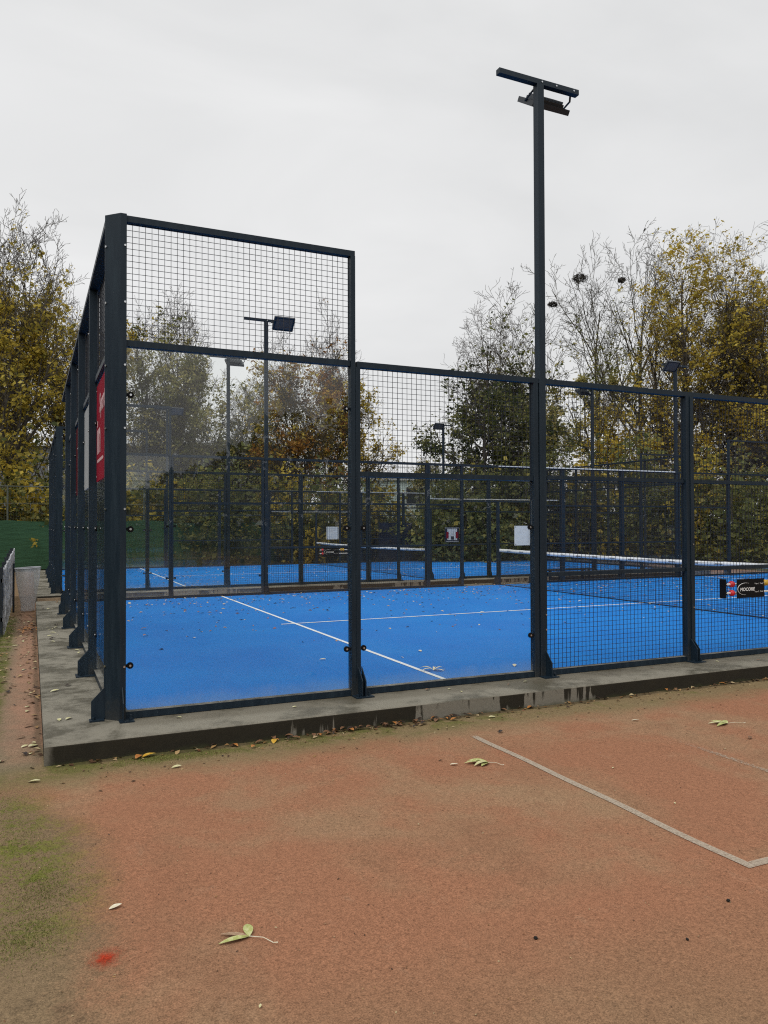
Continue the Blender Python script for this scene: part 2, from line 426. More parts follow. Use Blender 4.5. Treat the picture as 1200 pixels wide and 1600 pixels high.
# ------------------------------------------------------------------ mesh helpers
def mesh_np(name, V, F, mat=None, smooth=False):
    """V (n,3), F (m,k) with constant k"""
    V = np.asarray(V, np.float32); F = np.asarray(F, np.int32)
    me = bpy.data.meshes.new(name)
    me.vertices.add(len(V)); me.vertices.foreach_set('co', V.ravel())
    k = F.shape[1]
    me.loops.add(F.size); me.loops.foreach_set('vertex_index', F.ravel())
    me.polygons.add(len(F)); me.polygons.foreach_set('loop_start', np.arange(0, F.size, k, dtype=np.int32))
    me.update(calc_edges=True)
    if smooth: me.polygons.foreach_set('use_smooth', np.ones(len(F), bool))
    if mat: me.materials.append(mat)
    return me


def obj(name, me, parent=None, loc=None, rot=None):
    o = bpy.data.objects.new(name, me); COL.objects.link(o)
    if parent: o.parent = parent
    if loc is not None: o.location = loc
    if rot is not None: o.rotation_euler = rot
    return o


def tag(o, label=None, cat=None, group=None, kind=None):
    for k, v in (('label', label), ('category', cat), ('group', group), ('kind', kind)):
        if v: o[k] = v
    return o


def thing(name, label, cat, loc=(0, 0, 0), group=None, rz=0):
    return tag(obj(name, None, None, loc, (0, 0, rz)), label, cat, group)


def copy_tree(o, parent=None):
    c = o.copy(); COL.objects.link(c)
    if parent: c.parent = parent
    for ch in o.children: copy_tree(ch, c)
    return c


class MB:
    def __init__(s): s.v, s.f = [], []
    def box(s, x0, x1, y0, y1, z0, z1):
        return s.prism([(x0, y0), (x1, y0), (x1, y1), (x0, y1)], z0, z1)
    def prism(s, poly, z0, z1):
        n, b = len(poly), len(s.v)
        s.v += [(x, y, z0) for x, y in poly] + [(x, y, z1) for x, y in poly]
        s.f += [[b + i, b + (i + 1) % n, b + n + (i + 1) % n, b + n + i] for i in range(n)]
        s.f += [[b + i for i in range(n)][::-1], [b + n + i for i in range(n)]]
        return s
    def cbox(s, x0, x1, y0, y1, z0, z1, c=0.004):
        return s.prism([(x0 + c, y0), (x1 - c, y0), (x1, y0 + c), (x1, y1 - c), (x1 - c, y1), (x0 + c, y1), (x0, y1 - c), (x0, y0 + c)], z0, z1)
    def hull(s, a, b, side):  # prism of polygon a (3d pts) to b
        n, k = len(a), len(s.v)
        s.v += list(a) + list(b)
        s.f += [[k + i, k + (i + 1) % n, k + n + (i + 1) % n, k + n + i] for i in range(n)]
        s.f += [[k + i for i in range(n)][::-1], [k + n + i for i in range(n)]]
        return s
    def tube(s, pts, r, n=8, cap=True):
        pts = [Vector(p) for p in pts]; b = len(s.v); rr = r if isinstance(r, (list, tuple)) else [r] * len(pts)
        for i, p in enumerate(pts):
            d = (pts[min(i + 1, len(pts) - 1)] - pts[max(i - 1, 0)]).normalized()
            a = d.orthogonal().normalized() if i == 0 else (a - d * a.dot(d)).normalized()
            c = d.cross(a)
            s.v += [tuple(p + (a * math.cos(2 * math.pi * k / n) + c * math.sin(2 * math.pi * k / n)) * rr[i]) for k in range(n)]
        for i in range(len(pts) - 1):
            s.f += [[b + i * n + k, b + i * n + (k + 1) % n, b + (i + 1) * n + (k + 1) % n, b + (i + 1) * n + k] for k in range(n)]
        if cap:
            s.f += [[b + k for k in range(n)][::-1], [b + (len(pts) - 1) * n + k for k in range(n)]]
        return s
    def xf(s, fn):
        s.v = [fn(*p) for p in s.v]; return s
    def mesh(s, name, mat):
        me = bpy.data.meshes.new(name); me.from_pydata([tuple(p) for p in s.v], [], s.f); me.update()
        if mat: me.materials.append(mat)
        return me
    def build(s, name, mat, parent=None, loc=None, rot=None):
        return obj(name, s.mesh(name, mat), parent, loc, rot)


def seg_mesh(name, P0, P1, R0, R1, k, mat, smooth=False):
    P0, P1 = np.asarray(P0, float), np.asarray(P1, float)
    R0 = np.broadcast_to(np.asarray(R0, float), (len(P0),)); R1 = np.broadcast_to(np.asarray(R1, float), (len(P0),))
    V, F = seg_arrays(P0, P1, R0, R1, k)
    return mesh_np(name, V, F, mat, smooth)


def seg_arrays(P0, P1, R0, R1, k):
    D = P1 - P0; L = np.linalg.norm(D, axis=1, keepdims=True); D = D / np.maximum(L, 1e-9)
    ref = np.where(np.abs(D[:, 2:3]) > 0.9, np.array([[1., 0, 0]]), np.array([[0, 0, 1.]]))
    A = np.cross(D, ref); A /= np.linalg.norm(A, axis=1, keepdims=True); B = np.cross(D, A)
    an = 2 * np.pi * (np.arange(k) + 0.5) / k
    ring = A[:, None, :] * np.cos(an)[None, :, None] + B[:, None, :] * np.sin(an)[None, :, None]
    V0 = P0[:, None, :] + ring * R0[:, None, None]; V1 = P1[:, None, :] + ring * R1[:, None, None]
    V = np.concatenate([V0, V1], 1).reshape(-1, 3)
    i = np.arange(k); j = (i + 1) % k
    q = np.stack([i, j, k + j, k + i], 1)
    F = (np.arange(len(P0))[:, None, None] * 2 * k + q[None]).reshape(-1, 4)
    return V, F


def text_mesh(txt, size, mat, depth=0.0, align='LEFT', name='lettering', shear=0.0, sx=1.0, bold=0.0):
    cu = bpy.data.curves.new(name, 'FONT'); cu.body = txt; cu.size = size; cu.extrude = depth; cu.align_x = align; cu.shear = shear
    cu.resolution_u = 3; cu.offset = bold
    o = bpy.data.objects.new(name, cu); COL.objects.link(o)
    dg = bpy.context.evaluated_depsgraph_get()
    me = bpy.data.meshes.new_from_object(o.evaluated_get(dg))
    bpy.data.objects.remove(o); bpy.data.curves.remove(cu)
    me.name = name; me.materials.clear(); me.materials.append(mat)
    if sx != 1.0: me.transform(Matrix.Diagonal((sx, 1, 1, 1)))
    return me


def img_pt(u, v, d):
    """world point seen at full-size photo pixel (u, v) at depth d - used to read positions off the photo"""
    return CP + d * (fw + rt * ((u - 600) / FPX) + up * ((800 - v) / FPX))


# ------------------------------------------------------------------ ground
def gz(y):
    t = min(max((y - 2.0) / 10.5, 0), 1)
    return -0.14 - 0.11 * t * t * (3 - 2 * t)


def gza(Y):
    t = np.clip((Y - 2.0) / 10.5, 0, 1)
    return -0.14 - 0.11 * t * t * (3 - 2 * t)


def grid(name, xs, ys, zf, mat):
    X, Y = np.meshgrid(xs, ys); Z = zf(X, Y)
    V = np.stack([X, Y, Z], -1).reshape(-1, 3); nx = len(xs)
    i, j = np.meshgrid(np.arange(nx - 1), np.arange(len(ys) - 1)); a = (j * nx + i).ravel()
    return mesh_np(name, V, np.stack([a, a + 1, a + nx + 1, a + nx], 1), mat, True)


ys = np.concatenate([[-900, -300, -100, -40, -20, -10], np.linspace(-5, 14, 39), [20, 27, 40, 60, 100, 300, 900]])
xs = np.array([-900, -300, -100, -40, -20, -10, -5, -2, 0, 5, 10, 20, 30, 50, 100, 300, 900.])
tag(obj('ground', grid('ground', xs, ys, lambda X, Y: gza(Y) - 0.03, MT['terrain'])), kind='structure')
rs = np.random.RandomState(3)


def clay_z(X, Y):
    z = gza(Y)
    z = z + 0.004 * np.sin(X * 3.1 + Y * 1.7) * np.sin(Y * 2.3 - X * 0.7) + 0.003 * np.sin(X * 7.7 + 1) * np.sin(Y * 6.1)
    return z


tag(obj('clay_court', grid('clay_court', np.concatenate([np.linspace(-2.6, 6, 130), np.linspace(6.3, 24, 40)]), np.concatenate([[-14, -10, -7], np.linspace(-5, 1, 100), np.linspace(1.2, 26.5, 70)]), clay_z, MT['clay'])), kind='structure')
cz = lambda x, y: float(clay_z(np.array(x), np.array(y)))


def strip_sheet(name, x0, x1, y0, y1, dz, mat, nx=2, ny=2):
    me = grid(name, np.linspace(x0, x1, nx), np.linspace(y0, y1, ny), lambda X, Y: clay_z(X, Y) + dz, mat)
    return tag(obj(name, me), kind='structure')


strip_sheet('court_marking', 2.482, 2.535, -3.755, -1.0, 0.004, MT['worn_line'], 4, 80)
strip_sheet('court_marking', 2.537, 6.5, -3.755, -3.70, 0.004, MT['worn_line'], 120, 4)
strip_sheet('court_marking', 3.83, 3.88, -3.698, -1.15, 0.004, MT['worn_line'], 4, 70)
sp = MB(); sp.box(-0.11, 0.11, -0.13, 0.13, 0, 0.0015)
tag(sp.build('spray_mark', MT['spray'], None, (-0.41, -3.26, cz(-0.41, -3.26) + 0.004)), 'fluorescent red spray paint spot on the clay at the mossy edge', 'paint mark')

# ------------------------------------------------------------------ concrete plinths, turf, court lines
CY2, CZ2 = 13.6, -0.10


def plinth(y0, y1, zt, zb):
    b = MB(); c = 0.008
    x0, x1 = -0.59, 20.59
    # bevelled top edge
    b.box(x0, x1, y0, y1, zb, zt - c)
    k = len(b.v) - 4
    b.f.pop()
    b.v += [(x0 + c, y0 + c, zt), (x1 - c, y0 + c, zt), (x1 - c, y1 - c, zt), (x0 + c, y1 - c, zt)]
    for i in range(4): b.f.append([k + i, k + (i + 1) % 4, k + 4 + (i + 1) % 4, k + 4 + i])
    b.f.append([k + 4, k + 5, k + 6, k + 7])
    return tag(b.build('concrete_plinth', MT['concrete']), kind='structure')


plinth(-0.57, 10.57, 0.0, -0.35)
p2 = plinth(-0.57, 10.57, 0.0, -0.35); p2.location = (0, CY2, CZ2)


def turf(dy, dz):
    tag(obj('padel_turf', grid('padel_turf', np.linspace(0.05, 19.95, 30), np.linspace(0.05, 9.95, 16), lambda X, Y: X * 0, MT['turf']), None, (0, dy, dz + 0.006)), kind='structure')
    for x0, x1, y0, y1 in ((3.0, 3.05, 0.06, 9.94), (16.95, 17.0, 0.06, 9.94), (2.8, 2.999, 4.93, 4.98), (3.051, 16.949, 4.93, 4.98), (17.001, 17.2, 4.93, 4.98)):
        tag(obj('court_line', grid('court_line', np.array([x0, x1]), np.array([y0, y1]), lambda X, Y: X * 0, MT['court_line']), None, (0, dy, dz + 0.010)), kind='structure')


turf(0, 0); turf(CY2, CZ2)

# ------------------------------------------------------------------ padel cage
WIRE, GLASS, RAILM = {}, {}, {}


def wire_me(w, h):
    if (w, h) not in WIRE:
        n, q = int(round(w / 0.05)), int(round(h / 0.05)); P0, P1 = [], []
        for i in range(n + 1): P0.append((i * w / n, 0, 0)); P1.append((i * w / n, 0, h))
        for j in range(q + 1): P0.append((0, 0.003, j * h / q)); P1.append((w, 0.003, j * h / q))
        WIRE[(w, h)] = seg_mesh('wire_mesh', P0, P1, 0.0025, 0.0025, 4, MT['wire'])
    return WIRE[(w, h)]


def glass_me(w, h):
    if (w, h) not in GLASS:
        GLASS[(w, h)] = MB().box(0, w, -0.006, 0.006, 0, h).mesh('glass_pane', MT['glass'])
    return GLASS[(w, h)]


clamp_me = MB().tube([(0, -0.012, 0), (0, -0.026, 0)], 0.026, 14).box(-0.005, 0.05, -0.028, -0.014, -0.012, 0.012).mesh('clamp', MT['black'])
cbolt_me = MB().tube([(0, -0.026, 0), (0, -0.034, 0)], 0.009, 8).mesh('bolt', MT['bolt'])
bolt_me = MB().tube([(0, 0, 0), (0, -0.007, 0)], 0.0085, 8).mesh('bolt', MT['bolt'])
plate_me = MB().box(-0.075, 0.095, -0.165, 0.05, 0.0, 0.012).tube([(0.06, -0.12, 0.012), (0.06, -0.12, 0.032)], 0.014, 6).tube([(0.06, -0.12, 0.03), (0.06, -0.12, 0.05)], 0.008, 6).tube([(-0.045, -0.12, 0.012), (-0.045, -0.12, 0.032)], 0.014, 6).mesh('base_plate', MT['post'])


def gusset_mesh(depth=0.10):
    a = [(-0.004, 0, 0.012), (-0.004, -depth, 0.012), (-0.004, -depth, 0.15), (-0.004, 0, 0.26)]
    return MB().hull(a, [(0.004, y, z) for _, y, z in a], 0).mesh('gusset', MT['post'])


gus_me = gusset_mesh()


def cage(name, label):
    root = thing(name, label, 'padel cage')

    def side(ox, oy, rz, flip):
        """returns placer: local s along the side, outward = -y of the local frame"""
        R = Matrix.Rotation(rz, 3, 'Z')
        def pl(x, y, z): 
            v = R @ Vector((x, y, 0)); return (ox + v.x, oy + v.y, z)
        return pl, rz

    def put(me, nm, pl, x, y, z, parent=root, extra=0.0):
        P, rz = pl
        o = obj(nm, me, root, P(x, y, z), (0, 0, rz + extra))
        if parent is not root:  # re-express in the part's frame (parts sit at the cage origin without rotation or carry their own)
            mw = Matrix.LocRotScale(Vector(P(x, y, z)), Matrix.Rotation(rz + extra, 3, 'Z').to_quaternion(), None)
            pm = Matrix.LocRotScale(parent.location, parent.rotation_euler.to_quaternion(), None)
            o.parent = parent; o.matrix_local = pm.inverted() @ mw
        return o

    def post(pl, x, boxes, plate=True, gy=-0.045):
        b = MB()
        for (x0, x1, y0, y1, z0, z1) in boxes: b.cbox(x0, x1, y0, y1, z0, z1)
        o = put(b.mesh('post', MT['post_low']), 'post', pl, x, 0, 0)
        if plate:
            put(plate_me, 'base_plate', pl, x, gy + 0.045, 0, o)
            put(gus_me, 'gusset', pl, x + 0.022, gy, 0, o); put(gus_me, 'gusset', pl, x - 0.010, gy, 0, o)
        return o

    def rail(pl, x0, x1, z, h=0.05, y0=-0.035, y1=0.035):
        key = (round(x1 - x0, 3), h, y0, y1, z < 0.05)
        if key not in RAILM:
            me = MB().box(0, x1 - x0, y0, y1, 0, h).mesh('rail', MT['post'])
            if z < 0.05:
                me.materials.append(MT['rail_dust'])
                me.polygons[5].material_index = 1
            RAILM[key] = me
        return put(RAILM[key], 'rail', pl, x0, 0, z)

    def glass(pl, x0, x1, h, zs, sides=(1, 1)):
        o = put(glass_me(round(x1 - x0, 3), h), 'glass_pane', pl, x0, 0.0, 0.062)
        for zc in zs:
            for k, on in enumerate(sides):
                if on:
                    X = x0 + 0.035 if k == 0 else x1 - 0.035
                    c = put(clamp_me, 'clamp', pl, X, 0, zc, o, 0.0)
                    if k == 0: c.scale = (-1, 1, 1)
                    put(cbolt_me, 'bolt', pl, X, 0, zc, o)
        return o

    def mesh(pl, x0, x1, z0, z1):
        return put(wire_me(round(x1 - x0, 3), round(z1 - z0, 3)), 'wire_mesh', pl, x0, 0.012, z0)

    H2, H3, H4 = (0.42, 1.5), (0.42, 1.5, 2.57), 4.0
    T = 0.055
    for (pl, L, long_side) in ((side(0, 0, 0, 0), 20, True), (side(20, 10, math.pi, 0), 20, True), (side(-0.055, 10, -math.pi / 2, 0), 10, False), (side(20.055, 0, math.pi / 2, 0), 10, False)):
        if not long_side:
            for i in range(1, 5):
                o = post(pl, 2 * i, [(-0.03, 0.03, -0.088, -0.008, 0, 4.0 - 0.051)], True, -0.088)
                for zc in (0.5, 1.5, 2.5, 3.5): put(bolt_me, 'bolt', pl, 2 * i - 0.02, -0.089, zc, o)
            rail(pl, 0.06, 9.94, 3.95, 0.05, -0.088, 0.03)
            for i in range(5):
                a, b = 2 * i + 0.035, 2 * i + 1.965
                if i == 0: a = 0.06
                if i == 4: b = 9.94
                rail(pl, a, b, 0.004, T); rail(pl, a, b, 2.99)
                glass(pl, a, b, 2.925, H3); mesh(pl, a, b, 3.045, 3.945)
        else:
            post(pl, 2.0, [(-0.075, -0.032, -0.05, 0.035, 0, 3.949), (-0.031, 0.015, -0.05, 0.035, 0, 2.949)])
            rail(pl, 0.005, 1.97, 3.95, 0.05); rail(pl, 0.005, 1.922, 2.955, 0.05)
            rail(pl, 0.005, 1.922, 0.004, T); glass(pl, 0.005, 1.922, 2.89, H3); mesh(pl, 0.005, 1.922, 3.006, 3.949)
            post(pl, 18.0, [(0.032, 0.075, -0.05, 0.035, 0, 3.949), (-0.015, 0.031, -0.05, 0.035, 0, 2.949)])
            rail(pl, 18.03, 19.995, 3.95, 0.05); rail(pl, 18.078, 19.995, 2.955, 0.05)
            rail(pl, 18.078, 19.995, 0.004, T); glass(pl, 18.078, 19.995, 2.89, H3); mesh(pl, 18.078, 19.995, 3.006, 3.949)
            rail(pl, 1.985, 18.015, 2.95, 0.05, -0.045, 0.035)
            for a, b in ((2.017, 3.9), (16.1, 17.983)):
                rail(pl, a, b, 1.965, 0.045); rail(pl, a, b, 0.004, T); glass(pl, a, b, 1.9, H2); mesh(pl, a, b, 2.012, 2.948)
            for x in (3.93, 16.07):
                post(pl, x, [(-0.028, 0.03, -0.045, 0.035, 0, 2.949)], False)
            px = [4.13, 6.0, 8.0, 8.95, 10.0, 11.05, 12.0, 14.0, 15.87]
            for x in (6.0, 8.0, 12.0, 14.0):
                o = post(pl, x, [(-0.055, -0.005, -0.05, 0.035, 0, 2.949), (-0.004, 0.045, -0.062, 0.035, 0, 2.949), (0.046, 0.062, -0.05, 0.02, 0, 1.95)])
                for zc in (0.6, 1.3, 2.4): put(bolt_me, 'bolt', pl, x + 0.02, -0.063, zc, o)
            for x in (8.95, 11.05):
                post(pl, x, [(-0.035, 0.035, -0.04, 0.035, 0, 2.949)])
            post(pl, 10.0, [(-0.03, 0.03, -0.04, 0.035, 0, 2.1)])
            for a, b, full in ((4.08, 5.94, 1), (6.066, 7.94, 1), (8.066, 8.91, 1), (8.99, 9.965, 0), (10.035, 11.01, 0), (11.09, 11.94, 1), (12.066, 13.94, 1), (14.066, 15.92, 1)):
                rail(pl, a, b, 1.985 if full else 2.08, 0.035, -0.025, 0.03); mesh(pl, a, b, 2.026 if full else 2.12, 2.946)
                if full:
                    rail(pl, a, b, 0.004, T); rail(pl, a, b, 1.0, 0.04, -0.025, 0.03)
                    mesh(pl, a, b, 0.06, 0.998); mesh(pl, a, b, 1.042, 1.983)
    # light strips along the far side rail
    strip = MB().box(10.0, 15.9, 9.940, 9.962, 2.972, 2.998).build('light_strip', MT['white'], root)
    MB().box(8.1, 11.9, 10.04, 10.06, 2.135, 2.155).build('light_strip', MT['white'], root)
    # corner posts with a chamfered outer face
    poly = [(-0.150, 0.062), (-0.150, 0.046), (-0.043, -0.061), (0.004, -0.061), (0.004, 0.03), (-0.02, 0.062)]
    cp = MB().prism(poly, 0, 4.003).mesh('corner_post', MT['post_low'])
    for (x, y, rz) in ((0, 0, 0), (20, 0, math.pi / 2), (20, 10, math.pi), (0, 10, -math.pi / 2)):
        o = obj('corner_post', cp, root, (x, y, 0), (0, 0, rz))
        g = obj('gusset', gusset_mesh(0.105), o, (-0.075, 0.052, 0), (0, 0, -math.pi / 2)); g.location = (-0.140, 0.04, 0)
        g = obj('gusset', gusset_mesh(0.085), o, (-0.022, -0.061, 0))
        f = MB().box(-0.05, 0.06, -0.15, -0.061, 0.0, 0.012).tube([(0.035, -0.115, 0.012), (0.035, -0.115, 0.034)], 0.014, 6).tube([(0.035, -0.115, 0.03), (0.035, -0.115, 0.055)], 0.008, 6).build('base_plate', MT['post'], o)
        f2 = MB().box(-0.26, -0.150, -0.02, 0.06, 0.0, 0.012).tube([(-0.23, 0.01, 0.012), (-0.23, 0.01, 0.034)], 0.014, 6).build('base_plate', MT['post'], o)
        for zc in (0.42, 1.66, 2.3, 2.8, 3.3, 3.75):
            obj('bolt', bolt_me, o, (-0.008, -0.061, zc))
            obj('bolt', bolt_me, o, (-0.142, 0.036, zc), (0, 0, -math.pi / 4))
    return root


cage_a = cage('padel_cage', 'dark navy steel and glass padel cage round the nearer blue court')
cage_b = copy_tree(cage_a)
cage_b.location = (0, CY2, CZ2)
tag(cage_b, 'dark navy steel and glass padel cage behind the nearer one, across the leafy path')


# ------------------------------------------------------------------ nets
def padel_net(dy, dz, label):
    root = thing('padel_net', label, 'padel net', (10, dy, dz))
    hgt = lambda y: 0.90 - 0.035 * math.sin(math.pi * y / 10)
    P0, P1 = [], []
    for i in range(251):
        y = 0.06 + i * 9.88 / 250; P0.append((0, y, 0.01)); P1.append((0, y, hgt(y) - 0.06))
    ny = 20
    for j in range(22):
        for i in range(ny):
            ya, yb = 0.06 + i * 9.88 / ny, 0.06 + (i + 1) * 9.88 / ny
            P0.append((0, ya, 0.012 + (hgt(ya) - 0.08) * j / 21)); P1.append((0, yb, 0.012 + (hgt(yb) - 0.08) * j / 21))
    obj('net', seg_mesh('net', P0, P1, 0.0024, 0.0024, 3, MT['net']), root)
    V, F = [], []
    n = 60; rn = random.Random(5)
    for i in range(n + 1):
        y = 0.06 + i * 9.88 / n; w = rn.uniform(-0.006, 0.006); h = hgt(y) + rn.uniform(-.003, .003)
        V += [(-0.012 + w, y, h - 0.078), (-0.010, y, h), (0.010, y, h), (0.012 + w, y, h - 0.078)]
    for i in range(n):
        for k in range(4):
            F.append([i * 4 + k, i * 4 + (k + 1) % 4, i * 4 + 4 + (k + 1) % 4, i * 4 + 4 + k])
    tape = obj('tape', mesh_np('tape', V, F, MT['white']), root)
    # dark print repeated along the tape
    pm = text_mesh('MOCORE', 0.028, MT['ink'], 0, 'CENTER', 'print', 0, 1.3, 0.001)
    for i in range(18):
        y = 0.5 + i * 0.53
        obj('print', pm, tape, (-0.0195, y, hgt(y) - 0.048), (math.pi / 2, 0, -math.pi / 2))
    MB().tube([(0, 0.06, 0.012), (0, 9.94, 0.012)], 0.010, 5).build('bottom_cord', MT['net'], root)
    for y in (0.05, 9.95):
        MB().cbox(-0.03, 0.03, y - 0.03, y + 0.03, 0, 0.95).box(-0.05, 0.05, y - 0.05, y + 0.05, 0, 0.012).build('net_post', MT['post'], root)
    MB().tube([(0, 0.06, hgt(0)), (0, 5, hgt(5) - 0.001), (0, 9.94, hgt(10))], 0.004, 5).build('cable', MT['net'], root)
    return root


padel_net(0, 0.006, 'padel net with white printed tape across the nearer blue court')
padel_net(CY2, CZ2 + 0.006, 'padel net with white tape on the farther blue court')


# ------------------------------------------------------------------ floodlight masts
def mast(x, y, inward, lx, label, z=0.0):
    """inward +1: court lies towards +y ; lx +1: lamp hangs on the +x half of the arm"""
    fx = 0.21 if inward > 0 else 0.34
    root = thing('floodlight_mast', label, 'floodlight mast', (x, y, z), 'floodlight masts of the padel courts')
    b = MB(); b.cbox(-0.04, 0.04, -0.04, 0.04, 0.012, 6.0)
    p = b.build('pole', MT['post_low'], root)
    MB().box(-0.06, 0.11, -0.14, 0.10, 0.0, 0.012).tube([(0.085, -0.1, 0.012), (0.085, -0.1, 0.04)], 0.014, 6).build('base_plate', MT['post'], p)
    g = obj('gusset', gus_me, p, (0.022, -0.04, 0)); 
    for zc in (0.47, 0.62): obj('bolt', bolt_me, p, (0.025, -0.04, zc))
    a = MB().cbox(-0.49, 0.49, -0.032, 0.032, 6.0, 6.052, 0.003).build('arm', MT['post'], root)
    for xx in (0.02, 0.2, 0.42): obj('bolt', bolt_me, a, (xx, -0.032, 6.026))
    # floodlight : finned body, glass face towards the court, stirrup
    f = obj('floodlight', None, root, (fx * lx, 0.20 * inward, 5.94))
    f.rotation_euler = (rad(35 if inward > 0 else 48) * inward, 0, 0)
    bd = MB()
    s = inward
    bd.box(-0.215, 0.215, -0.15, 0.15, -0.02, 0.02)
    bd.prism([(-0.17, -0.11), (0.17, -0.11), (0.17, 0.11), (-0.17, 0.11)], 0.0201, 0.055)
    bd.box(-0.23, -0.2151, -0.16, 0.16, -0.03, 0.025).box(0.2151, 0.23, -0.16, 0.16, -0.03, 0.025)
    bd.box(-0.215, 0.215, -0.16, -0.1501, -0.03, 0.025).box(-0.215, 0.215, 0.1501, 0.16, -0.03, 0.025)
    for i in range(8): bd.box(-0.155 + i * 0.044 - 0.004, -0.155 + i * 0.044 + 0.004, -0.10, 0.10, 0.0551, 0.08)
    bd.build('lamp_body', MT['steel'], f)
    MB().box(-0.185, 0.185, -0.12, 0.12, -0.026, -0.0201).build('lamp_lens', MT['lens'], f)
    br = MB(); X = 0.238
    for q in (-1, 1):
        br.tube([(fx * lx + X * q, 0.20 * inward, 5.94), (fx * lx + X * q, 0.07 * inward, 5.97), (max(-.48, min(.48, fx * lx + X * q * 0.9)), 0.03 * inward, 6.01)], 0.011, 6)
    br.build('bracket', MT['steel'], root)
    return root


MT['lens'] = simple('lamp_lens_glass', (0.10, 0.095, 0.09), 0.5, 0.25, 0, 0.1, 4)
XA, XB = 4.008, 15.992
mast(XA, -0.012, 1, 1, 'tallest looking floodlight mast, standing at the front of the nearer cage')
mast(XA, 10.012, -1, 1, 'far side mast of the nearer cage, lamp facing us behind upper mesh')
mast(XB, 10.012, -1, -1, 'floodlight mast before the golden trees, lamp left of its pole')
mast(XA, CY2 - 0.012, 1, 1, 'second cage mast behind the corner glass, just left of a taller mast', CZ2)
mast(XB, CY2 - 0.012, 1, -1, 'second cage mast in front of the bare trees with nests', CZ2)
mast(XA, CY2 + 10.012, -1, 1, 'most distant mast, low behind the corner glass beside the corner post', CZ2)
mast(XB, CY2 + 10.012, -1, -1, 'distant floodlight mast against pale sky left of the dark green tree', CZ2)


# ------------------------------------------------------------------ banners, signs, scoreboards
def back_banner(y0, y1, mat, label, group=None):
    root = thing('banner', label, 'banner', (-0.068, 0, 1.97), group)
    sh = MB().box(-0.004, 0.004, y0, y1, 0, 0.97).build('sheet', mat, root)
    for yy in (y0 + 0.04, y1 - 0.04):
        for zz in (0.05, 0.92): obj('eyelet', bolt_me, root, (-0.004, yy, zz), (0, 0, -math.pi / 2))
    return root


bn = back_banner(0.12, 1.94, MT['red_vinyl'], 'red banner with pale lettering on the end wall, next to the corner post')
rot = (math.pi / 2, 0, -math.pi / 2)
obj('lettering', text_mesh('Sport', 0.26, MT['pink_print'], 0.0005, 'LEFT', 'lettering', 0, 1.0, 0.006), bn, (-0.006, 1.55, 0.66), rot)
obj('lettering', text_mesh('in', 0.50, MT['pink_print'], 0.0005, 'LEFT', 'lettering', 0, 1.15, 0.010), bn, (-0.006, 1.85, 0.28), rot)
MB().box(-0.0065, -0.0045, 1.15, 1.82, 0.185, 0.215).build('underline', MT['pink_print'], bn)
back_banner(2.06, 3.94, MT['grey_vinyl'], 'pale grey blank looking banner on the end wall between the second and third posts')
back_banner(4.06, 5.94, MT['dark_red_vinyl'], 'dark red banner on the end wall, beyond the pale grey banner')


def sheet_sign(x, y, z, w, h, label):
    root = thing('notice_board', label, 'sign', (x, y, z))
    MB().box(-w / 2, w / 2, -0.004, 0.004, 0, h).build('board', MT['white'], root)
    for xx in (-w / 2 + 0.03, w / 2 - 0.03):
        for zz in (0.03, h - 0.03): MB().tube([(xx, -0.008, zz), (xx, 0.0, zz)], 0.01, 8).build('fixing', MT['black'], root)
    return root


sheet_sign(10.78, 10.055, 0.98, 0.5, 0.5, 'square white board hung on the mesh right of the far net post')
sheet_sign(10.74, CY2 + 10.055, 0.90, 0.53, 0.53, 'small square white board on the far side of the second court')
root = thing('poster', 'navy poster with a white and red picture beside the far gate post', 'poster', (8.71, 10.06, 1.08))
MB().box(-0.20, 0.20, -0.004, 0.004, 0, 0.37).build('backing', MT['navy'], root)
MB().box(-0.135, 0.135, -0.0065, -0.0045, 0.06, 0.335).build('print', MT['white'], root)
for q in (-1, 1): MB().box(0.135 * q - 0.035, 0.135 * q + 0.035, -0.009, -0.007, 0.10, 0.26).build('print', MT['red_vinyl'], root)
MB().box(-0.04, 0.05, -0.009, -0.007, 0.07, 0.15).build('print', MT['ink'], root)
MB().box(-0.18, 0.18, -0.009, -0.0045, 0.015, 0.035).build('print', MT['grey_vinyl'], root)
MB().box(-0.20, 0.20, -0.010, -0.0045, 0.345, 0.365).build('print', MT['grey_vinyl'], root)


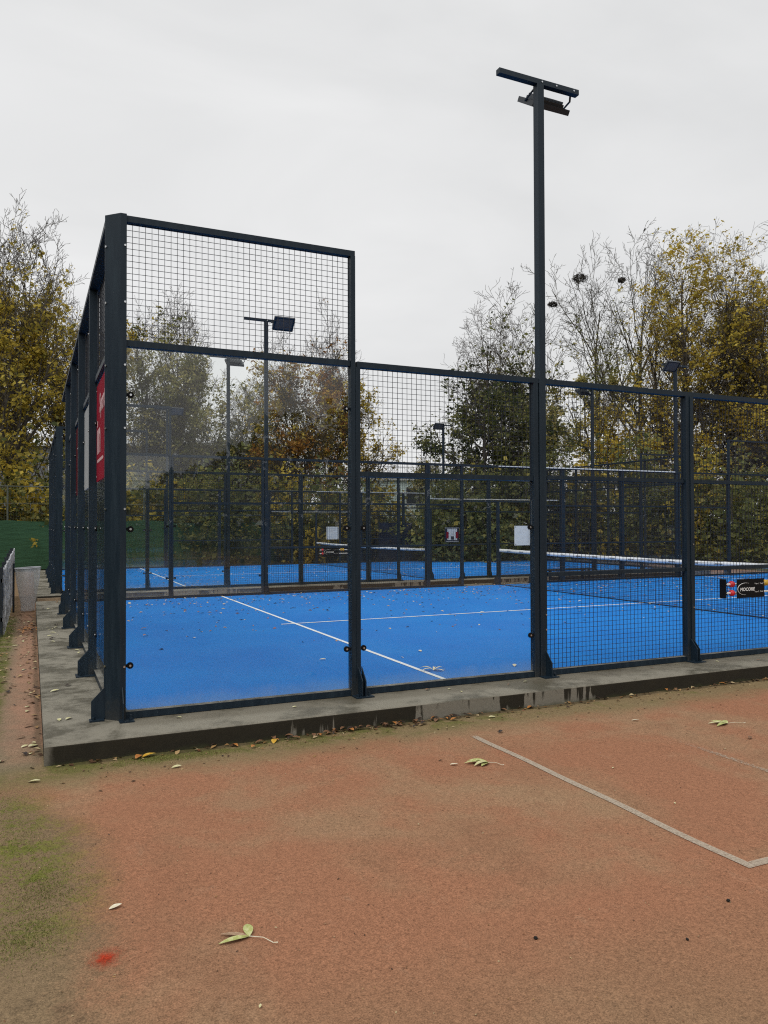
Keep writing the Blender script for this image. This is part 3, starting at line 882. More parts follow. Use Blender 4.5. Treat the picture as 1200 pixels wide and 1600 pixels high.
def scoreboard(x, y, z, label):
    root = thing('score_counter', label, 'score counter', (x, y, z), 'bead score counters on the mesh')
    zt, zb = 0.155, 0.055
    MB().box(0, 0.02, -0.05, 0.03, 0.0, 0.215).box(0.02, 0.05, -0.03, 0.0, zt - 0.02, zt + 0.02).box(0.02, 0.05, -0.03, 0.0, zb - 0.02, zb + 0.02).build('end_plate', MT['black'], root)
    MB().box(1.14, 1.16, -0.05, 0.03, 0.0, 0.215).build('end_plate', MT['black'], root)
    for zz in (zt, zb): MB().tube([(0.02, -0.02, zz), (1.14, -0.02, zz)], 0.012, 10).build('tube', MT['white'], root)
    def bead(xc, zz, mat):
        MB().tube([(xc - 0.028, -0.02, zz), (xc - 0.018, -0.02, zz), (xc, -0.02, zz), (xc + 0.018, -0.02, zz), (xc + 0.028, -0.02, zz)], [0.022, 0.034, 0.038, 0.034, 0.022], 14).build('bead', mat, root)
    for zz in (zt, zb): bead(0.135, zz, MT['red_bead'])
    for xc in (0.68, 0.745): bead(xc, zt, MT['yellow_bead'])
    for xc in (0.95, 1.02): bead(xc, zb, MT['yellow_bead'])
    pn = MB().box(0.168, 0.60, -0.068, -0.060, -0.003, 0.213).build('panel', MT['black'], root)
    R = (math.pi / 2, 0, 0)
    obj('lettering', text_mesh('MOCORE', 0.052, MT['white'], 0.0003, 'LEFT', 'lettering', 0.15, 1.06, 0.0016), pn, (0.212, -0.0690, 0.078), R)
    for zz in (0.148, 0.056):
        obj('lettering', text_mesh('Team %d  Total' % (1 if zz > 0.1 else 2), 0.024, MT['white'], 0.0003, 'LEFT', 'lettering', 0, 1.0), pn, (0.445, -0.0690, zz), R)
    pts = []
    for i in range(26):
        a = rad(62 + i * 8.4); pts.append((0.30 + 0.125 * math.cos(a), -0.0692, 0.10 + 0.068 * math.sin(a)))
    MB().tube(pts, [0.0008 + 0.0028 * math.sin(math.pi * i / 25) for i in range(26)], 5).build('emblem', MT['white'], pn)
    return root


scoreboard(6.47, -0.045, 0.68, 'black score counter with red and yellow beads on the near mesh')
scoreboard(6.47, CY2 - 0.045, CZ2 + 0.77, 'black score counter with beads on the near side of the second cage')

# ------------------------------------------------------------------ path furniture on the left
root = thing('picket_fence', 'low weathered grey board fence along the left of the path', 'fence', (-1.10, 6.8, 0))
rn = random.Random(11)
y = 0.0; k = 0
while y < 8.2:
    zb = gz(6.8 + y) + 0.03; zt = 0.84 + 0.012 * y + rn.uniform(-.02, .02)
    w = rn.uniform(0.085, 0.105)
    if k % 9 == 0:
        MB().cbox(-0.03, 0.03, y, y + 0.07, zb - 0.1, zt + 0.05).build('post', MT['steel'], root); y += 0.09
    else:
        dx = rn.uniform(-0.006, 0.006)
        MB().hull([(0.032 + dx, y, zb), (0.032 + dx, y + w, zb), (0.032 + dx, y + w, zt), (0.032 + dx, y + w / 2, zt + 0.02), (0.032 + dx, y, zt)], [(0.05 + dx, y, zb), (0.05 + dx, y + w, zb), (0.05 + dx, y + w, zt), (0.05 + dx, y + w / 2, zt + 0.02), (0.05 + dx, y, zt)], 0).build('board', MT['wood'], root); y += w + rn.uniform(0.05, 0.09)
    k += 1
for zz in (0.05, 0.65):
    MB().box(0.0, 0.03, 0, 8.25, zz, zz + 0.06).build('rail', MT['wood'], root)

bz = gz(11.0)
root = thing('litter_bag_holder', 'clear plastic litter bag hanging from a ring beside the path', 'litter bin', (-0.74, 11.0, bz))
pts = [(0.245 * math.cos(a * math.pi / 12), 0.245 * math.sin(a * math.pi / 12), 0.90 + 0.012 * math.cos(a * math.pi / 12)) for a in range(25)]
MB().tube(pts, 0.013, 6, False).build('ring', MT['grey_vinyl'], root)
V, F = [], []
rn = random.Random(2)
prof = [(0.243, 0.895), (0.23, 0.82), (0.205, 0.6), (0.17, 0.4), (0.135, 0.2), (0.13, 0.08), (0.14, 0.03), (0.05, 0.015)]
for j, (r, z) in enumerate(prof):
    for i in range(32):
        a = 2 * math.pi * i / 32; q = r * (1 + 0.07 * math.sin(i * 5.3 + 0.3 * j) * min(1, j / 2) + rn.uniform(-.02, .02))
        V.append((q * math.cos(a), q * math.sin(a), z + (0.02 * math.sin(3 * a) if j < 2 else 0)))
for j in range(len(prof) - 1):
    for i in range(32): F.append([j * 32 + i, j * 32 + (i + 1) % 32, j * 32 + 32 + (i + 1) % 32, j * 32 + 32 + i])
obj('bag', mesh_np('bag', V, F, MT['bag'], True), root)
MB().tube([(-0.26, 0, 0.0), (-0.26, 0, 1.0)], 0.02, 8).tube([(-0.26, 0, 0.9), (-0.24, 0, 0.9)], 0.012, 6).build('stake', MT['steel'], root)
tag(MB().box(-0.5, 0.55, -0.03, 0.03, 0, 0.16).build('timber_plank', MT['pale_wood'], None, (-0.05, 12.3, gz(12.3))), 'pale timber plank lying on edge between the two concrete plinths', 'plank')

root = thing('bench', 'dark bench standing on the path between the two cages', 'bench', (13.6, 11.9, gz(11.9)))
for i in range(3): MB().box(-0.9, 0.9, -0.2 + i * 0.14, -0.09 + i * 0.14, 0.42, 0.46).build('slat', MT['steel'], root)
for xx in (-0.7, 0.7):
    MB().box(xx - 0.03, xx + 0.03, -0.18, -0.12, 0, 0.42).build('leg', MT['steel'], root); MB().box(xx - 0.03, xx + 0.03, 0.12, 0.18, 0, 0.42).build('leg', MT['steel'], root)

# ------------------------------------------------------------------ rear fence with green windscreen, tarpaulins, buildings
FZ = gz(26)
root = thing('mesh_fence', 'tall grey wire fence with green windscreen behind both courts', 'fence', (-14, 26.2, FZ))
for i in range(17):
    MB().tube([(i * 2.5, 0, 0), (i * 2.5, 0, 3.3)], 0.035, 8).build('post', MT['grey_pole'], root)
MB().tube([(0, 0, 3.27), (40, 0, 3.27)], 0.02, 6).build('rail', MT['grey_pole'], root)
MB().tube([(0, 0, 2.6), (40, 0, 2.6)], 0.012, 6).build('rail', MT['grey_pole'], root)
P0 = [(i * 0.1, 0.03, 0.05) for i in range(400)] + [(0, 0.03, 0.05 + j * 0.2) for j in range(17)]
P1 = [(i * 0.1, 0.03, 3.25) for i in range(400)] + [(40, 0.03, 0.05 + j * 0.2) for j in range(17)]
obj('wire_mesh', seg_mesh('wire_mesh', P0, P1, 0.003, 0.003, 3, MT['grey_pole']), root)
rw = np.random.RandomState(8)


def cloth(x0, x1, z1):
    xs = np.linspace(x0, x1, int((x1 - x0) * 6)); zs = np.linspace(0.08, z1, 9)
    X, Z = np.meshgrid(xs, zs)
    Y = -0.05 - 0.03 * np.abs(np.sin(X * 2.51 / 2)) * np.sin(Z * 2) + 0.012 * np.sin(X * 9 + Z * 3)
    Z = Z - 0.06 * np.abs(np.sin(X * math.pi / 2.5)) * (Z / z1) ** 3
    V = np.stack([X, Y, Z], -1).reshape(-1, 3); nx = len(xs)
    i, j = np.meshgrid(np.arange(nx - 1), np.arange(len(zs) - 1)); a = (j * nx + i).ravel()
    return mesh_np('windscreen', V, np.stack([a, a + 1, a + nx + 1, a + nx], 1), MT['screen'], True)


obj('windscreen', cloth(0, 18.5, 1.98), root)
obj('windscreen', cloth(18.6, 24.5, 1.9), root)
for (x0, x1, z0, z1, lab) in ((13.3, 14.9, -0.1, 1.6, 'dark blue tarpaulin seen low behind the net post gap'), (18.3, 20.1, 0.05, 2.1, 'dark blue tarpaulin just left of the white square board'), (22.9, 24.8, 0.1, 2.2, 'dark blue tarpaulin seen through the first all mesh panel')):
    root = thing('tarpaulin', lab, 'tarpaulin', ((x0 + x1) / 2, 24.6, z0), 'dark blue tarpaulins')
    w = (x1 - x0) / 2; nn = 14
    V = [(-w + 2 * w * i / nn, 0.03 * math.sin(i * 1.3) + q, (z1 - z0) * j / 3) for q in (-.006, .006) for j in range(4) for i in range(nn + 1)]
    F = [[q * 4 * (nn + 1) + j * (nn + 1) + i, q * 4 * (nn + 1) + j * (nn + 1) + i + 1, q * 4 * (nn + 1) + (j + 1) * (nn + 1) + i + 1, q * 4 * (nn + 1) + (j + 1) * (nn + 1) + i] for q in (0, 1) for j in range(3) for i in range(nn)]
    obj('sheet', mesh_np('sheet', V, F, MT['navy'], True), root)
    for q in (-1, 1): MB().tube([(q * w, 0.03, gz(20) - z0), (q * w, 0.03, z1 - z0 + 0.05)], 0.03, 6).build('post', MT['steel'], root)


def building(u0_, u1_, d, vtop, mat, name, label):
    a, b = img_pt(u0_, 820, d), img_pt(u1_, 820, d)
    top = CP.z + (818 - vtop) * d / FPX
    L = (b - a).length; ang = math.atan2(b.y - a.y, b.x - a.x)
    root = thing(name, label, 'building', (a.x, a.y, -0.4), None, ang)
    h = top + 0.4
    w = MB().box(0, L, 0, 9, 0, h - 0.25).build('wall', mat, root)
    MB().box(-0.3, L + 0.3, -0.3, 9.3, h - 0.25, h).build('roof', MT['roof'], root)
    n = int(L / 3)
    for i in range(n):
        x = 0.8 + i * L / n
        f = MB().box(x - .06, x + 1.46, -0.06, 0.0, h - 2.5, h - 0.9).build('window', MT['roof'], root)
        MB().box(x, x + 1.4, -0.07, -0.061, h - 2.44, h - 0.96).build('pane', MT['window'], f)
    return root


building(-120, 424, 62, 690, MT['clad'], 'long_building', 'long grey flat roofed building behind the left hand trees')
building(566, 735, 74, 746, MT['teal'], 'low_hall', 'low pale teal hall showing under the gap in the trees')

# ------------------------------------------------------------------ trees
def norm(v):
    l = math.sqrt(v[0] ** 2 + v[1] ** 2 + v[2] ** 2) or 1; return (v[0] / l, v[1] / l, v[2] / l)


def grow(rng, H, spread, nlimb, first, up_t, lean=0.0, forks=1, depth=4, dens=1.0, r0=None, droop=0.0, ang=(35, 60), th=0.8):
    """returns segments (p0,p1,r0,r1,level) of a tree of height H whose crown is about 2*spread wide"""
    segs, tips = [], []
    r0 = r0 or H * 0.014
    stack = []
    for f in range(forks):
        a = rng.uniform(0, 6.28) if forks > 1 else 0
        t = 0.16 if forks > 1 else 0.02
        stack.append(((0.12 * math.cos(a) * (forks > 1), 0.12 * math.sin(a) * (forks > 1), -0.3), norm((t * math.cos(a) + lean, t * math.sin(a), 1)), (H * (1 if f == 0 else rng.uniform(.8, .97)) + 0.3) * th, r0 * (1 if f == 0 else .8), 0))
    while stack:
        p, d, L, r, lv = stack.pop()
        n = (16, 8, 5, 4, 3)[min(lv, 4)]
        st = L / n; cur = (0.045, 0.09, 0.13, 0.18, 0.22)[min(lv, 4)]
        rend = max(0.004, r * (0.14 if lv == 0 else 0.28))
        for i in range(n):
            t0, t1 = i / n, (i + 1) / n
            tr = up_t * (1 if lv < 3 else 0.5) - (droop if lv >= 2 else 0)
            d = norm((d[0] + rng.gauss(0, cur), d[1] + rng.gauss(0, cur), d[2] + rng.gauss(0, cur * .6) + (tr * 0.35 if lv else 0.06)))
            q = (p[0] + d[0] * st, p[1] + d[1] * st, p[2] + d[2] * st)
            ra = r + (rend - r) * t0 ** 0.8; rb = r + (rend - r) * t1 ** 0.8
            segs.append((p, q, ra, rb, lv))
            if lv < depth:
                if lv == 0:
                    k = 0 if t1 < first else nlimb / (n * (1 - first)) * (0.6 + 0.8 * t1)
                else:
                    k = (0, 1.15, 1.1, 0.9)[min(lv, 3)] * dens if t1 > 0.2 else 0
                m = int(k) + (rng.random() < k - int(k))
                for _ in range(m):
                    s = rng.random()
                    b = (p[0] + (q[0] - p[0]) * s, p[1] + (q[1] - p[1]) * s, p[2] + (q[2] - p[2]) * s)
                    az = rng.uniform(0, 6.283); an = rad(rng.uniform(*ang)) * (1.15 - 0.5 * t1 if lv == 0 else 1)
                    ref = (1, 0, 0) if abs(d[2]) > 0.8 else (0, 0, 1)
                    a = norm((d[1] * ref[2] - d[2] * ref[1], d[2] * ref[0] - d[0] * ref[2], d[0] * ref[1] - d[1] * ref[0]))
                    c = (d[1] * a[2] - d[2] * a[1], d[2] * a[0] - d[0] * a[2], d[0] * a[1] - d[1] * a[0])
                    sa, ca = math.sin(an), math.cos(an)
                    e = norm(tuple(d[x] * ca + (a[x] * math.cos(az) + c[x] * math.sin(az)) * sa for x in range(3)))
                    if lv == 0:
                        tt = (t1 - first) / max(1 - first, .01)
                        l = spread * (1.45 - 0.50 * tt) * rng.uniform(.65, 1.25)
                    else:
                        l = L * rng.uniform(.38, .62) * (1.1 - 0.4 * t1)
                    if l > 0.25: stack.append((b, e, l, max(0.005, rb * (0.62 if lv == 0 else .66)), lv + 1))
            p = q
        tips.append(p)
    return segs


def leaves(name, rs, C, size, mat, parent, cup=0.3):
    n = len(C)
    if n == 0: return
    a = rs.uniform(0, 2 * np.pi, n); tilt = rs.normal(0, 0.75, n)
    d = np.stack([np.cos(a), np.sin(a), np.sin(tilt) - 0.25], 1); d /= np.linalg.norm(d, axis=1, keepdims=True)
    w = rs.normal(0, 1, (n, 3)); w -= (w * d).sum(1, keepdims=True) * d; w /= np.linalg.norm(w, axis=1, keepdims=True)
    up_ = np.cross(d, w)
    s = size * (0.45 + 1.15 * rs.uniform(0, 1, n) ** 1.5)[:, None] * 1.1
    V = np.stack([C - d * s * .5, C + w * s * .32 + up_ * s * .08, C + d * s * .5 - up_ * s * .1, C - w * s * .32 + up_ * s * .08], 1).reshape(-1, 3)
    F = np.arange(n * 4).reshape(n, 4)
    return tag(obj(name, mesh_np(name, V, F, mat), parent), kind='stuff')


def tree(u, d, vtop, name, label, leafm, seed, spread=3.0, nlimb=26, first=0.25, up_t=0.35, nleaf=16000, lsize=0.14, bark='bark', zlo=0.12, zhi=0.75, bare=0.35, forks=1, depth=4, dens=1.0, droop=0.0, r0=None, clump=1.5, ang=(35, 60), group=None, cat='tree', lean=0.0, xbias=None, th=0.8, tmin=0.007):
    b = img_pt(u, 818, d); base = (b.x, b.y, -0.35)
    H = CP.z + (818 - vtop) * d / FPX + 0.35
    rng = random.Random(seed); rs = np.random.RandomState(seed)
    root = thing(name, label, cat, base, group)
    segs = grow(rng, H, spread, nlimb, first, up_t, lean, forks, depth, dens, r0, droop, ang, th)
    P0 = np.array([s[0] for s in segs]); P1 = np.array([s[1] for s in segs]); R0 = np.array([s[2] for s in segs]); R1 = np.array([s[3] for s in segs]); LV = np.array([s[4] for s in segs])
    sc = H / max(P1[:, 2].max(), 0.1)
    P0 *= sc; P1 *= sc
    t = LV <= 1
    obj('trunk', seg_mesh('trunk', P0[t], P1[t] + (P1[t] - P0[t]) * 0.06, R0[t], R1[t], 6, MT[bark], True), root)
    t2 = LV >= 2
    if t2.any(): tag(obj('twigs', seg_mesh('twigs', P0[t2], P1[t2], np.maximum(R0[t2], tmin), np.maximum(R1[t2], tmin * .85), 3, MT[bark]), root), kind='stuff')
    FORKS[seed] = (P1[(LV >= 1) & (LV <= 2)] + np.array(base))
    # leaves sit on the outer twigs, in clumps ; a bare top keeps few
    tw = LV >= min(3, depth)
    A, B = P0[tw], P1[tw]
    if nleaf and len(A):
        mid = (A + B) / 2; z = mid[:, 2] / H
        ph = rs.uniform(0, 6, 6)
        cl = np.sin(mid[:, 0] * clump * 1.3 + ph[0]) * np.sin(mid[:, 1] * clump * 1.1 + ph[1]) * np.sin(mid[:, 2] * clump + ph[2]) + 0.5 * np.sin(mid[:, 0] * clump * 2.9 + ph[3]) * np.sin(mid[:, 2] * clump * 2.7 + ph[4])
        w = np.exp(2.4 * cl)
        w *= np.where(z > zhi, np.exp(-(z - zhi) / bare * 6), 1.0) * np.where(z < zlo, 0.15, 1.0)
        if xbias: w *= np.clip(1 + xbias * (mid[:, 0] * rt[0] + mid[:, 1] * rt[1]) / spread, 0.05, 3)
        w /= w.sum()
        nleaf = int(nleaf * LEAF_N); idx = np.repeat(rs.choice(len(A), nleaf // 7 + 1, p=w), 7)[:nleaf]; f = np.repeat(rs.uniform(0, 1, (nleaf // 7 + 1, 1)), 7, 0)[:nleaf]
        C = A[idx] * (1 - f) + B[idx] * f + rs.normal(0, lsize * 1.0, (nleaf, 3)) * np.repeat(rs.uniform(.5, 1.5, (nleaf // 7 + 1, 1)), 7, 0)[:nleaf]
        leaves('crown', rs, C, lsize, LM[leafm], root)
    return root


LEAF_N = 0.54
FORKS = {}
TG = 'trees behind the padel courts'
tree(8, 33, 262, 'broadleaf_tree', 'tall olive yellow tree with bare twigs at its top, left of the cage', 'olive', 1, 4.6, 22, 0.22, 0.42, 30000, 0.15, 'bark', 0.08, 0.66, 0.42, 2, 4, 1.0, group=TG, r0=0.26, ang=(30, 55), tmin=.009)
tree(98, 40, 405, 'broadleaf_tree', 'smaller olive tree half hidden behind the cage end wall', 'olive', 2, 3.8, 22, 0.2, 0.4, 22000, 0.15, zhi=0.72, group=TG, forks=2)
tree(-75, 36, 380, 'broadleaf_tree', 'olive tree cut by the left edge of the photo', 'olive', 3, 4.0, 26, 0.2, 0.4, 14000, 0.16, zhi=0.7, group=TG)
tree(228, 41, 465, 'broadleaf_tree', 'pale yellow green tree behind the corner glass, nearest the corner post', 'pale', 4, 3.9, 26, 0.15, 0.35, 15000, 0.15, zhi=0.78, group=TG, forks=2)
tree(300, 45, 435, 'broadleaf_tree', 'pale tree with a thin pointed top behind the corner glass', 'pale', 5, 3.9, 30, 0.15, 0.45, 17000, 0.15, zhi=0.66, bare=.5, group=TG, th=0.9)
tree(378, 48, 560, 'broadleaf_tree', 'low pale green tree between the thin topped tree and the orange tree', 'greeny', 21, 3.6, 26, 0.12, 0.35, 13000, 0.15, zhi=0.85, group=TG, forks=2)
tree(455, 42, 515, 'broadleaf_tree', 'orange and rust leaved tree behind the corner glass', 'orange', 6, 3.3, 26, 0.14, 0.4, 15000, 0.15, zhi=0.8, group=TG, forks=2)
tree(508, 45, 462, 'broadleaf_tree', 'thin rust topped tree behind the upper mesh panel', 'rust', 7, 3.4, 26, 0.2, 0.5, 11000, 0.14, zhi=0.62, bare=.45, group=TG, ang=(25, 48))
tree(562, 44, 535, 'broadleaf_tree', 'yellow green tree behind the step in the cage height', 'olive', 8, 3.1, 28, 0.14, 0.35, 14000, 0.14, zhi=0.8, group=TG)
tree(748, 36, 452, 'broadleaf_tree', 'dark green tree with a thin feathery top, left of the tall mast', 'dark', 9, 2.9, 34, 0.12, 0.25, 20000, 0.14, 'bark', 0.08, 0.55, 0.5, group=TG, ang=(45, 70), th=0.9)
tree(812, 37, 535, 'broadleaf_tree', 'dense dark green tree directly behind the tall mast', 'dark', 10, 2.7, 30, 0.08, 0.3, 20000, 0.14, 'bark', 0.05, 0.78, 0.4, group=TG)
tree(842, 46, 425, 'bare_tree', 'thin bare tree left behind the tall mast with a small nest', 'greeny', 11, 4.6, 12, 0.35, 0.32, 6500, 0.14, 'grey_bark', 0.1, 0.5, 0.3, group=TG, ang=(34, 56), th=0.8, dens=0.8, r0=0.16, tmin=.011)
tree(926, 48, 345, 'bare_tree', 'bare tall tree carrying the largest nest, right of the tall mast', 'greeny', 32, 5.6, 14, 0.32, 0.32, 7500, 0.14, 'grey_bark', 0.1, 0.42, 0.25, group=TG, r0=0.24, ang=(32, 54), th=0.82, dens=0.82, tmin=.011)
tree(1006, 46, 345, 'bare_tree', 'bare topped tree with pale trunk beside the golden tree', 'pale', 13, 5.2, 14, 0.30, 0.34, 10500, 0.14, 'grey_bark', 0.1, 0.52, 0.3, group=TG, r0=0.26, ang=(32, 54), th=0.82, dens=0.82, tmin=.011)
tree(1078, 41, 340, 'broadleaf_tree', 'tall golden leaved tree with hanging sprays, behind the right mast', 'gold', 14, 3.5, 32, 0.12, 0.35, 28000, 0.14, 'bark', 0.06, 0.90, 0.4, group=TG, droop=0.3, forks=2, th=0.88)
tree(1036, 43, 425, 'broadleaf_tree', 'shorter golden tree half covering the pale trunk left of the tall golden tree', 'gold', 23, 2.8, 26, 0.12, 0.38, 12000, 0.14, 'bark', 0.06, 0.84, 0.4, group=TG, forks=2, th=0.88)
tree(1150, 39, 372, 'broadleaf_tree', 'yellow green tree right of the tall golden tree', 'olive', 15, 3.2, 28, 0.14, 0.4, 21000, 0.14, 'bark', 0.06, 0.80, 0.4, group=TG, forks=2)
tree(1235, 38, 385, 'broadleaf_tree', 'golden tree cut by the right edge of the photo', 'gold', 16, 3.5, 28, 0.14, 0.4, 17000, 0.14, 'bark', 0.06, 0.80, 0.4, group=TG, forks=2)
tree(885, 42, 585, 'broadleaf_tree', 'low olive green tree under the bare trees', 'greeny', 17, 2.9, 26, 0.12, 0.35, 13000, 0.14, zhi=0.85, group=TG)
tree(968, 41, 600, 'broadleaf_tree', 'low olive tree between the two bare trees', 'olive', 18, 2.7, 26, 0.12, 0.35, 11000, 0.14, zhi=0.85, group=TG)
tree(680, 46, 690, 'broadleaf_tree', 'small green tree under the sky gap beside the pale hall', 'greeny', 19, 2.0, 22, 0.12, 0.3, 6000, 0.13, zhi=0.9, group=TG)


def bush(u, d, vtop, w, leafm, label, seed, n=9000, ls=0.15, cat='bush'):
    b = img_pt(u, 818, d); rs = np.random.RandomState(seed); rng = random.Random(seed)
    H = CP.z + (818 - vtop) * d / FPX + 0.4
    root = thing('bush', label, cat, (b.x, b.y, -0.38), 'undergrowth bushes behind the courts')
    # several leafy mounds on a skeleton of stems
    P0, P1 = [], []; C = []
    for k in range(16):
        x, y = rng.gauss(0, w * .45), rng.gauss(0, .6); h = H * rng.uniform(.5, 1) * (1 - 0.35 * min(1, abs(x) / w))
        p = (x * .4, y * .5, 0)
        for j in range(5):
            q = (x * (.4 + .12 * (j + 1)) + rng.gauss(0, .08), y * (.5 + .1 * (j + 1)) + rng.gauss(0, .08), h * (j + 1) / 5); P0.append(p); P1.append(q); p = q
            m = int(n / 80); c = np.repeat(rs.normal(0, 1, (m // 9 + 1, 3)), 9, 0)[:m] * np.array([w * .24, .5, H * .12]) + rs.normal(0, .13, (m, 3)) + np.array(q); C.append(c)
    C = np.concatenate(C); C = C[C[:, 2] > 0.03]
    rotz = Matrix.Rotation(-yaw, 3, 'Z')
    R = np.array(rotz); C = C @ R.T; P0 = np.array(P0) @ R.T; P1 = np.array(P1) @ R.T
    tag(obj('stems', seg_mesh('stems', P0, P1, 0.025, 0.015, 4, MT['bark']), root), kind='stuff')
    leaves('crown', rs, C, ls, LM[leafm], root)


BU = [(-70, 30, 730, 2.2, 'hedgey'), (20, 31, 700, 2.2, 'hedgey'), (95, 33, 690, 2.2, 'hedge'), (165, 34, 720, 2.2, 'hedge'), (235, 34, 740, 2.3, 'hedgey'), (310, 33, 735, 2.2, 'hedge'), (380, 34, 720, 2.2, 'hedge'), (450, 34, 735, 2.2, 'hedgey'), (520, 35, 740, 2.2, 'hedge'), (590, 36, 778, 2.2, 'hedgey'),
      (655, 36, 785, 2.0, 'hedge'), (720, 34, 740, 2.1, 'hedge'), (785, 34, 715, 2.1, 'hedge'), (850, 35, 700, 2.1, 'hedge'), (915, 35, 710, 2.1, 'hedgey'), (975, 36, 700, 2.1, 'hedge'), (1040, 34, 705, 2.0, 'hedge'), (1100, 33, 715, 2.0, 'hedgey'), (1165, 32, 720, 2.0, 'hedge'), (1230, 32, 715, 2.0, 'hedge')]
where = ['cut by the left edge', 'above the green windscreen beside the left tree trunk', 'against the far end of the cage wall', 'hidden mostly by the corner post', 'behind the glass right of the corner post', 'behind the green windscreen under the pale trees', 'under the low pale green tree', 'under the orange tree', 'left of the step post', 'low under the sky gap, left part',
         'low under the sky gap, right part', 'under the dark feathery tree', 'left of the tall mast', 'right of the tall mast', 'under the bare tree with the large nest', 'between the bare trees', 'under the golden tree by the right mast', 'glowing yellow behind the far cage corner', 'at the right under the yellow green tree', 'cut by the right edge']
for i, (u, d, v, w, lm) in enumerate(BU):
    bush(u, d, v, w, lm, ('yellow leaved ' if lm == 'hedgey' else 'dark green ') + 'bush ' + where[i], 100 + i, 5400, 0.18)

# unseen tall hedges, added and shaped for what the glass mirrors
def unseen_hedge(label, x0, x1, y0, y1, hf, n, seed):
    rs = np.random.RandomState(seed)
    root = thing('hedge', label, 'hedge', (0, 0, -0.3))
    t = rs.uniform(0, 1, n); X = x0 + (x1 - x0) * t + rs.normal(0, .5, n); Y = y0 + (y1 - y0) * t + rs.normal(0, .5, n)
    H = np.array([hf(a) for a in t]) * (1 + .12 * np.sin(t * 60) + .08 * np.sin(t * 143))
    leaves('crown', rs, np.stack([X, Y, H * rs.uniform(0, 1, n)], 1), 0.55, LM['hedge'], root)
    k = 40; tt = np.linspace(0, 1, k); P = np.stack([x0 + (x1 - x0) * tt, y0 + (y1 - y0) * tt, 0 * tt], 1); Q = P.copy(); Q[:, 2] = [hf(a) * .8 for a in tt]
    tag(obj('stems', seg_mesh('stems', P, Q, 0.06, 0.02, 5, MT['bark']), root), kind='stuff')


unseen_hedge('unseen tall hedge behind the viewer, uneven height shaped for the glass reflections', -16, 80, -30, -30, lambda t: 3.6 if t < .235 else 3.6 + min(1, (t - .235) * 22) * 4.2, 34000, 77)
unseen_hedge('unseen tall hedge added left of the path to keep sky reflections off the glass', -17, -17, -20, 24, lambda t: 8.5, 20000, 78)


# nests and a bird
def nest(u, v, d, r, label, seed, tree_seed):
    p = img_pt(u, v, d); rs = np.random.RandomState(seed); n = 150
    c = FORKS[tree_seed]; dd = c - np.array(p); k = np.argmin(np.abs(dd @ np.array(rt)) + np.abs(dd[:, 2])); p = Vector(c[k]) + Vector((0, 0, r * .3))
    a = rs.normal(0, 1, (n, 3)); a /= np.linalg.norm(a, axis=1, keepdims=True); a *= rs.uniform(.45, 1, (n, 1)) ** .5 * r; a[:, 2] *= .55; a[:, 0] *= 1 + .25 * np.sin(seed); a *= 1 + .22 * np.sin(a[:, :1] * 9 / r + seed) * np.sin(a[:, 2:] * 7 / r)
    t = np.cross(a, rs.normal(0, 1, (n, 3))); t /= np.linalg.norm(t, axis=1, keepdims=True)
    l = rs.uniform(.25, .6, (n, 1)) * r
    o_ = tag(obj('nest', seg_mesh('nest', a - t * l, a + t * l, 0.016, 0.010, 3, MT['nest']), None, p), label, 'nest', "rooks' nests in the bare trees")


nest(912, 428, 47.5, 0.40, 'largest dark twig nest high in the bare tree', 1, 32)
nest(861, 462, 45.5, 0.25, 'small dark nest just right of the tall mast', 2, 11)
nest(979, 433, 46, 0.24, 'thin ragged nest between the two bare trees', 3, 13)
p = img_pt(1007, 360, 46)
root = thing('bird', 'small dark bird perched on the very top of the bare topped tree', 'bird', p); root.scale = (.6, .6, .6)
MB().tube([(-.16, 0, -.10), (-.08, 0, -.02), (0, 0, .06), (.06, 0, .14), (.09, 0, .2)], [.01, .05, .075, .06, .03], 8).build('body', MT['nest'], root)
MB().tube([(.07, 0, .19), (.11, 0, .22), (.15, 0, .22)], [.035, .045, .03], 8).tube([(.15, 0, .22), (.2, 0, .21)], [.012, .002], 5).build('head', MT['nest'], root)


# ------------------------------------------------------------------ fallen leaves
def leaf_blade(L, Wd, curl, seg=6, off=(0, 0, 0), az=0.0, fold=0.15, rise=0.0):
    V, F = [], []
    ca, sa = math.cos(az), math.sin(az)
    for i in range(seg + 1):
        t = i / seg; x = L * t; w = Wd * (math.sin(math.pi * min(1, t * 0.96 + .02)) ** 0.8) * (1.15 - .35 * t); z = curl * L * (t * (1 - t)) * 2 + rise * L * t
        for s in (-1, 0, 1):
            y = w * .5 * s; zz = z + (abs(s) * fold * w) + 0.003
            V.append((off[0] + x * ca - y * sa, off[1] + x * sa + y * ca, off[2] + zz))
    for i in range(seg):
        for k in (0, 1): a = i * 3 + k; F.append([a, a + 1, a + 4, a + 3])
    return V, F


def leaf_mesh(L, Wd, curl, mat, fold=0.15):
    V, F = leaf_blade(L, Wd, curl, 6, (-L / 2, 0, 0), 0, fold); return mesh_np('fallen_leaf', V, F, mat, True)


rn = random.Random(42)


def one_leaf(me, x, y, z, label, group=None, s=1.0, a=None):
    o = obj('fallen_leaf', me, None, (x, y, z), (rn.uniform(-.15, .15), rn.uniform(-.15, .15), rn.uniform(0, 6.28) if a is None else a)); o.scale = (s, s, s)
    return tag(o, label, 'leaf', group)


